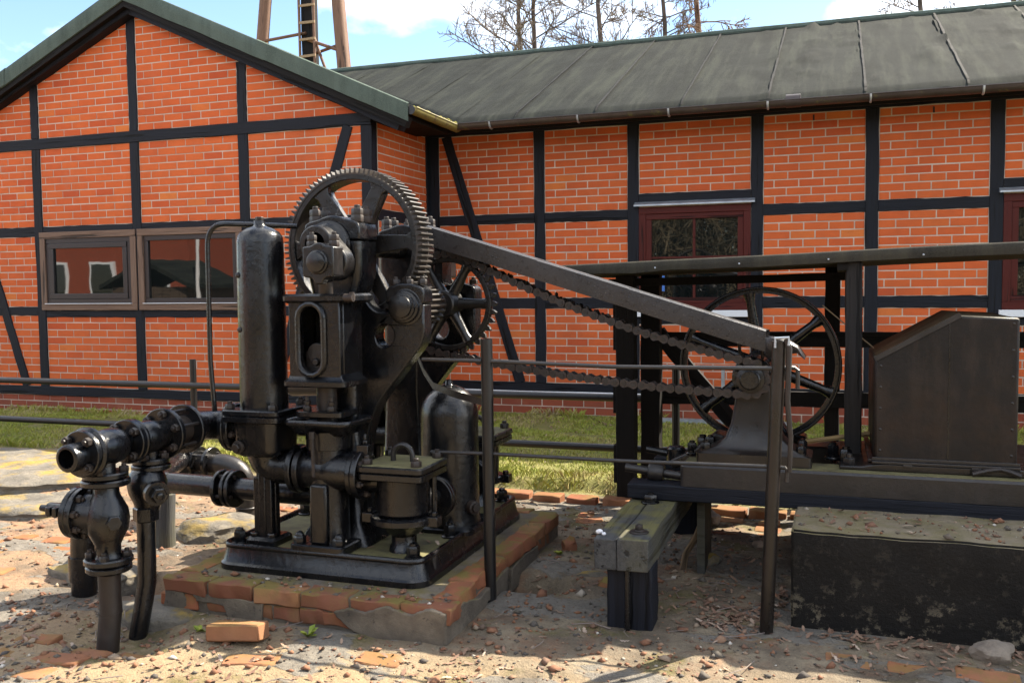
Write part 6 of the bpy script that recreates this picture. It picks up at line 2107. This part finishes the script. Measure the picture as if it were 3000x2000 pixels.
# ------------------------------------------------------------------ brick edging and paving remains
PB = [rough_brick(0.24, 0.112, 0.06, 40 + k, 0.006) for k in range(4)]
for q in PB:
    q.materials.clear(); q.materials.append(MATS['pale_brick'])
EDG = empty('brick_edging', (-1.2, 6.12, 0), 'row of worn bricks edging the lawn behind the pump', 'edging')
x = -3.6; k = 0
while x < -0.1:
    inst('brick', PB[k % 4], EDG, (x, 6.14 - 0.03 * (x + 2.2) + random.uniform(-0.012, 0.012), 0.012 + random.uniform(-0.008, 0.01)), (random.uniform(-0.05, 0.05), random.uniform(-0.04, 0.04), -0.03 + random.uniform(-0.05, 0.05)), (random.uniform(0.8, 1.0), 1, 1))
    x += 0.247; k += 1
PV = empty('brick_paving', (-3, 3.6, 0), 'patchy remains of a faded brick paving sunk in the dirt', 'paving')
spots = []
for i in range(3):
    spots.append((0.06 + 0.25 * i, 3.83 - 0.012 * i, 0.0))
spots += [(-2.20, 3.10, 0.25), (-1.72, 3.28, 0.15)]
for r_ in range(7):
    for c_ in range(7):
        if random.random() < 0.42:
            spots.append((-5.35 + 0.262 * c_ + 0.09 * r_, 3.55 + 0.145 * r_, 0.12))
for r_ in range(3):
    for c_ in range(5):
        if random.random() < 0.6:
            spots.append((-3.75 + 0.262 * c_, 3.02 - 0.135 * r_, 0.1))
for r_ in range(4):
    for c_ in range(7):
        if random.random() < 0.4:
            spots.append((-4.6 + 0.27 * c_, 5.35 + 0.15 * r_, 0.05))
for r_ in range(3):
    for c_ in range(5):
        if random.random() < 0.5:
            spots.append((-1.45 + 0.27 * c_, 5.62 + 0.15 * r_, 0.05))
for i, (x, y, a) in enumerate(spots):
    z = ground_h(x, y)
    inst('brick', PB[i % 4], PV, (x, y, z - 0.025 + random.uniform(-0.006, 0.003)), (random.uniform(-0.05, 0.05), random.uniform(-0.05, 0.05), a + random.uniform(-0.1, 0.1)), (random.uniform(0.55, 1.0), random.uniform(0.85, 1.05), 1))


# ------------------------------------------------------------------ stuff: grass, leaves, rubble
def stuff_mesh(name, verts, faces, rnd, mat, label, cat):
    me = bpy.data.meshes.new(name)
    nv, nf = len(verts), len(faces)
    k = faces.shape[1]
    me.vertices.add(nv); me.vertices.foreach_set('co', verts.astype(np.float32).ravel())
    me.loops.add(nf * k); me.loops.foreach_set('vertex_index', faces.astype(np.int32).ravel())
    me.polygons.add(nf)
    me.polygons.foreach_set('loop_start', np.arange(0, nf * k, k, dtype=np.int32))
    at = me.attributes.new('rnd', 'FLOAT', 'POINT')
    at.data.foreach_set('value', rnd.astype(np.float32))
    me.materials.append(MATS[mat])
    me.update(calc_edges=True)
    me.validate()
    o = bpy.data.objects.new(name, me)
    COL.objects.link(o)
    o['kind'] = 'stuff'; o['label'] = label; o['category'] = cat
    return o


def gh_arr(x, y):
    xi = np.searchsorted(xs, x) - 1; yi = np.searchsorted(ys, y) - 1
    xi = np.clip(xi, 0, len(xs) - 2); yi = np.clip(yi, 0, len(ys) - 2)
    tx = (x - xs[xi]) / (xs[xi + 1] - xs[xi]); ty = (y - ys[yi]) / (ys[yi + 1] - ys[yi])
    Z = gv[:, 2].reshape(len(ys), nx)
    return (Z[yi, xi] * (1 - tx) * (1 - ty) + Z[yi, xi + 1] * tx * (1 - ty) + Z[yi + 1, xi] * (1 - tx) * ty + Z[yi + 1, xi + 1] * tx * ty)


def vnoise(x, y, s, seed=0):
    """cheap smooth value noise on arrays"""
    r = np.random.default_rng(seed).random((64, 64))
    X, Y = x * s, y * s
    xi, yi = np.floor(X).astype(int), np.floor(Y).astype(int)
    fx, fy = X - xi, Y - yi
    fx = fx * fx * (3 - 2 * fx); fy = fy * fy * (3 - 2 * fy)
    a, b = xi % 64, yi % 64; a1, b1 = (a + 1) % 64, (b + 1) % 64
    return r[a, b] * (1 - fx) * (1 - fy) + r[a1, b] * fx * (1 - fy) + r[a, b1] * (1 - fx) * fy + r[a1, b1] * fx * fy


NB = 190000
gxp = rng.uniform(-11, 3.2, NB); gyp = rng.uniform(6.36, 10.22, NB)
n_a = vnoise(gxp, gyp, 1.3, 1); n_b = vnoise(gxp, gyp, 5.5, 2)
edge = 6.42 + 0.22 * (vnoise(gxp, gyp * 0 + 3, 2.2, 5) - 0.5)
keep = (gyp > edge) & ~((gxp < -4.6) & (gyp > 8.78)) & (n_b + 0.6 * n_a > 0.42)
gxp, gyp, n_a, n_b = gxp[keep], gyp[keep], n_a[keep], n_b[keep]
n = len(gxp)
tuft = np.clip((6.75 - gyp) / 0.3, 0, 1) * (n_b > 0.45) + ((gyp > 9.95) | ((gxp < -4.6) & (gyp > 8.55))) * (n_b > 0.62)
h = rng.uniform(0.010, 0.034, n) * (0.6 + 0.8 * n_b) + tuft * rng.uniform(0.0, 0.07, n) * (rng.random(n) < 0.6)
th = rng.uniform(0, 2 * np.pi, n); lean = rng.uniform(0.1, 1.1, n) * h
wd = rng.uniform(0.0016, 0.0034, n)
z0 = gh_arr(gxp, gyp)
bx, by = np.cos(th + 1.57) * wd, np.sin(th + 1.57) * wd
V = np.zeros((n, 4, 3))
V[:, 0] = np.stack([gxp - bx, gyp - by, z0 - 0.004], 1)
V[:, 1] = np.stack([gxp + bx, gyp + by, z0 - 0.004], 1)
V[:, 2] = np.stack([gxp + np.cos(th) * lean * 0.35 + bx * 0.8, gyp + np.sin(th) * lean * 0.35 + by * 0.8, z0 + h * 0.6], 1)
V[:, 3] = np.stack([gxp + np.cos(th) * lean, gyp + np.sin(th) * lean, z0 + h], 1)
F = np.stack([np.arange(n) * 4 + k for k in range(4)], 1)[:, [0, 1, 2, 3]]
rv = np.clip(0.60 * vnoise(gxp, gyp, 2.6, 8) + 0.45 * rng.random(n) + 0.06 + 0.22 * (rng.random(n) > 0.88) + 0.15 * (tuft > 0.1), 0, 1)
stuff_mesh('lawn_grass', V.reshape(-1, 3), F, np.repeat(rv, 4), 'grass', 'short patchy lawn grass between the brick edging and building', 'grass')


def scatter(areas):
    px, py, pz = [], [], []
    for (x0, x1, y0, y1, n, zz) in areas:
        x = rng.uniform(x0, x1, n); y = rng.uniform(y0, y1, n)
        px.append(x); py.append(y)
        pz.append(gh_arr(x, y) if zz is None else np.full(n, zz))
    return np.concatenate(px), np.concatenate(py), np.concatenate(pz)


def blocked(x, y, z):
    b = np.zeros(len(x), bool)
    for (x0, x1, y0, y1) in ((-3.0, -1.5, 3.47, 5.3), (-0.2, 2.7, 4.12, 5.76), (-0.95, -0.71, 3.88, 4.08)):
        b |= (x > x0) & (x < x1) & (y > y0) & (y < y1) & (z < 0.1)
    return b


# fallen oak leaves: lobed outline made of a bent strip
lx, ly, lz = scatter([(-0.75, -0.18, 3.95, 5.2, 90, None), (-0.55, -0.30, 4.0, 4.3, 110, None), (-0.24, -0.17, 4.1, 4.6, 40, None), (-0.15, 0.9, 4.02, 4.12, 70, None), (-1.5, -0.2, 3.5, 5.6, 90, None), (-0.2, 1.4, 3.7, 4.13, 170, None), (-4.4, 2.5, 9.4, 10.2, 420, None), (-10, 3, 6.5, 9.9, 520, None),
                      (-3.6, -1.2, 2.7, 3.5, 220, None), (-6.5, -3.2, 3.0, 6.3, 380, None), (-0.1, 0.7, 4.2, 4.55, 26, 0.430), (-2.7, -1.8, 3.75, 4.3, 14, 0.254), (-1.4, 1.2, 2.6, 3.6, 160, None), (-3.6, -1.2, 5.3, 6.2, 160, None)])
kp = ~blocked(lx, ly, lz) & ~((lx < -4.6) & (ly > 8.7))
lx, ly, lz = lx[kp], ly[kp], lz[kp]
n = len(lx)
prof_l = [(-1.0, 0.05), (-0.6, 0.32), (-0.35, 0.20), (0.0, 0.46), (0.25, 0.26), (0.55, 0.40), (0.8, 0.22), (1.0, 0.05)]
K = len(prof_l)
sz = rng.uniform(0.011, 0.027, n); th = rng.uniform(0, 6.283, n)
curl = rng.uniform(-0.5, 0.9, n); roll = rng.uniform(-0.7, 0.7, n); pit = rng.uniform(-0.3, 0.5, n)
V = np.zeros((n, K * 2, 3))
for i, (u, w) in enumerate(prof_l):
    for s_, sg in enumerate((-1, 1)):
        a = u * sz; b = sg * w * sz
        zl = curl * (u * u * 0.45) * sz + np.abs(b) * roll + u * sz * pit
        V[:, i * 2 + s_, 0] = lx + a * np.cos(th) - b * np.sin(th)
        V[:, i * 2 + s_, 1] = ly + a * np.sin(th) + b * np.cos(th)
        V[:, i * 2 + s_, 2] = zl
V[:, :, 2] -= V[:, :, 2].min(1)[:, None]
V[:, :, 2] += (lz + np.where(ly > 6.4, 0.012, 0.002))[:, None]
F = []
for i in range(K - 1):
    F.append(np.stack([np.arange(n) * K * 2 + q for q in (i * 2, i * 2 + 2, i * 2 + 3, i * 2 + 1)], 1))
stuff_mesh('fallen_leaves', V.reshape(-1, 3), np.concatenate(F), np.repeat(rng.random(n), K * 2), 'leaf', 'dry brown fallen oak leaves scattered over soil and grass', 'leaves')

# rubble chips
cx, cy, cz = scatter([(-1.5, -0.2, 3.5, 5.6, 1500, None), (-3.7, -1.3, 2.6, 3.5, 1500, None), (-6.5, -2.98, 2.9, 6.2, 2600, None), (-1.4, 1.5, 2.5, 4.1, 1500, None), (-3.5, -0.3, 5.3, 6.25, 900, None), (-0.15, 1.6, 4.17, 4.58, 260, 0.428), (-2.9, -1.55, 3.52, 3.68, 160, 0.148)])
kp = ~blocked(cx, cy, cz)
cx, cy, cz = cx[kp], cy[kp], cz[kp]
n = len(cx)
base = np.array([(1, 0, 0), (-1, 0, 0), (0, 1, 0), (0, -1, 0), (0, 0, 1), (0, 0, -1)], float)
tri = np.array([(0, 2, 4), (2, 1, 4), (1, 3, 4), (3, 0, 4), (2, 0, 5), (1, 2, 5), (3, 1, 5), (0, 3, 5)])
s0 = rng.gamma(1.7, 0.0040, n).clip(0.0025, 0.03)
P = base[None] * (s0[:, None, None] * rng.uniform(0.6, 1.4, (n, 6, 1))) * np.array([1, 1, 0.6]) + rng.uniform(-0.25, 0.25, (n, 6, 3)) * s0[:, None, None]
th = rng.uniform(0, 6.283, n); c_, s_ = np.cos(th)[:, None], np.sin(th)[:, None]
X = P[:, :, 0] * c_ - P[:, :, 1] * s_; Y = P[:, :, 0] * s_ + P[:, :, 1] * c_
P = np.stack([X + cx[:, None], Y + cy[:, None], P[:, :, 2] + (cz + s0 * 0.22)[:, None]], -1)
F = (tri[None] + (np.arange(n) * 6)[:, None, None]).reshape(-1, 3)
stuff_mesh('rubble_chips', P.reshape(-1, 3), F, np.repeat(rng.random(n) ** 0.9, 6), 'chip', 'small brick chips and pebbles strewn over the bare ground', 'rubble')

# thin dead twigs
mb = MB()
for i in range(70):
    x, y = random.choice(((random.uniform(-1.5, 0.0), random.uniform(3.5, 5.3)), (random.uniform(-3.5, 0.8), random.uniform(2.7, 3.45)), (random.uniform(-5.5, -3.1), random.uniform(3.2, 5))))
    if blocked(np.array([x]), np.array([y]), np.array([0.0]))[0]:
        continue
    a = random.uniform(0, 6.28); L = random.uniform(0.06, 0.22); z = ground_h(x, y) + 0.005
    mb.tube([(x, y, z), (x + L / 2 * math.cos(a), y + L / 2 * math.sin(a), z + 0.008), (x + L * math.cos(a + 0.3), y + L * math.sin(a + 0.3), z + 0.003)], random.uniform(0.0012, 0.0026), 4)
o = mb.build('dead_twigs', 'twig', kind='stuff')
o['label'] = 'thin dead twigs lying on the bare ground'; o['category'] = 'twigs'


def weed(x, y, label, s=1.0, seed=0):
    rd = random.Random(seed)
    mb = MB()
    z = ground_h(x, y)
    for i in range(16):
        a = rd.uniform(0, 6.283); L = rd.uniform(0.02, 0.045) * s; w = L * 0.28
        d = Vector((math.cos(a), math.sin(a), 0)); sd = Vector((-d.y, d.x, 0)); up = rd.uniform(0.3, 1.1)
        c = Vector((x, y, z))
        q = [c, c + d * L * 0.6 + sd * w + Vector((0, 0, L * up * 0.6)), c + d * L + Vector((0, 0, L * up * 0.7)), c + d * L * 0.6 - sd * w + Vector((0, 0, L * up * 0.6))]
        mb.add(q, [(0, 1, 2, 3)], rnd=rd.uniform(0.1, 0.6))
    mb.build('weed', 'grass', origin=(x, y, z), smooth=0, label=label, cat='plant')


weed(-2.115, 3.38, 'small bright green weed sprouting at the foot of the plinth', 1.2, 1)
weed(-2.60, 3.30, 'tiny green weed growing beside the loose brick', 0.9, 2)
weed(-1.42, 4.85, 'little green tuft on the soil against the plinth side', 0.9, 3)

# ================================================================== what stands behind the photographer (seen in the panes)
HS = empty('brick_house', (-25, -9, 0), 'red brick house with steep gable roof mirrored in the gable windows', 'house')
MB().prism([(-29, 0), (-21, 0), (-21, 4.2), (-25, 8.0), (-29, 4.2)], -16.0, -9.0).build('wall', 'plinth_brick', HS, smooth=0)
MB().prism([(-29.4, 3.9), (-25, 8.2), (-20.6, 3.9), (-20.6, 4.2), (-25, 8.5), (-29.4, 4.2)], -16.3, -8.7).build('roof', 'roof_tile', HS, smooth=0)
for (x, z) in ((-27.4, 0.9), (-25.2, 0.9), (-22.9, 0.9), (-27.2, 4.4), (-24.0, 4.4)):
    w = MB().box(x, x + 1.1, -9.0, -8.93, z, z + 1.6).build('window', 'white_sheet', HS, smooth=0)
    MB().box(x + 0.1, x + 1.0, -8.93, -8.9, z + 0.1, z + 1.5).build('pane', 'glass', w, smooth=0)
SH = empty('wooden_shed', (-19.2, -5.0, 0), 'low dark board shed with felt gable roof mirrored in the panes', 'shed')
for i in range(9):
    MB().box(-20.6 + 0.3 * i, -20.31 + 0.3 * i, -5.0, -4.97, 0, 1.55).build('board', 'shed_board', SH, smooth=0)
MB().box(-20.6, -17.9, -7.2, -5.0, 0, 1.55).build('body', 'shed_board', SH, smooth=0)
MB().prism([(-20.9, 1.5), (-19.25, 2.25), (-17.6, 1.5), (-17.6, 1.62), (-19.25, 2.40), (-20.9, 1.62)], -7.4, -4.75).build('roof', 'roof_felt', SH, smooth=0)
MB().cyl((-17.2, -4.6, 0), (-17.2, -4.6, 4.5), 0.06, n=12).build('white_pole', 'paper_white', origin=(-17.2, -4.6, 0), label='slim white pole mirrored in the wide gable window beside the shed', cat='pole')
# woodland mass
NW = 90000
wx = rng.uniform(-45, 30, NW); wy = -15 - 5 * rng.random(NW) - 0.004 * (wx + 5) ** 2
top = 3.6 + 2.6 * vnoise(wx, wx * 0, 0.5, 9) + 1.0 * vnoise(wx, wx * 0, 2.0, 10)
wz = rng.random(NW) ** 0.8 * top
s = rng.uniform(0.15, 0.9, NW); wd_ = rng.uniform(0.008, 0.03, NW)
V = np.zeros((NW, 4, 3))
d1 = rng.normal(size=(NW, 3)) * np.array([0.6, 0.6, 1.0]); d1 /= np.linalg.norm(d1, axis=1)[:, None]
d2 = np.cross(d1, np.array([0.0, 1.0, 0.0])[None] + 0.3 * rng.normal(size=(NW, 3))); d2 /= np.linalg.norm(d2, axis=1)[:, None]
c0 = np.stack([wx, wy, wz], 1)
for k, (a, b) in enumerate(((-1, -1), (1, -0.4), (1, 0.4), (-1, 1))):
    V[:, k] = c0 + d1 * (a * s)[:, None] + d2 * (b * wd_)[:, None]
F = np.arange(NW * 4).reshape(-1, 4)
stuff_mesh('woodland', V.reshape(-1, 3), F, np.repeat(rng.random(NW), 4), 'foliage', 'brown wood edge mirrored in the red-framed window', 'woodland')
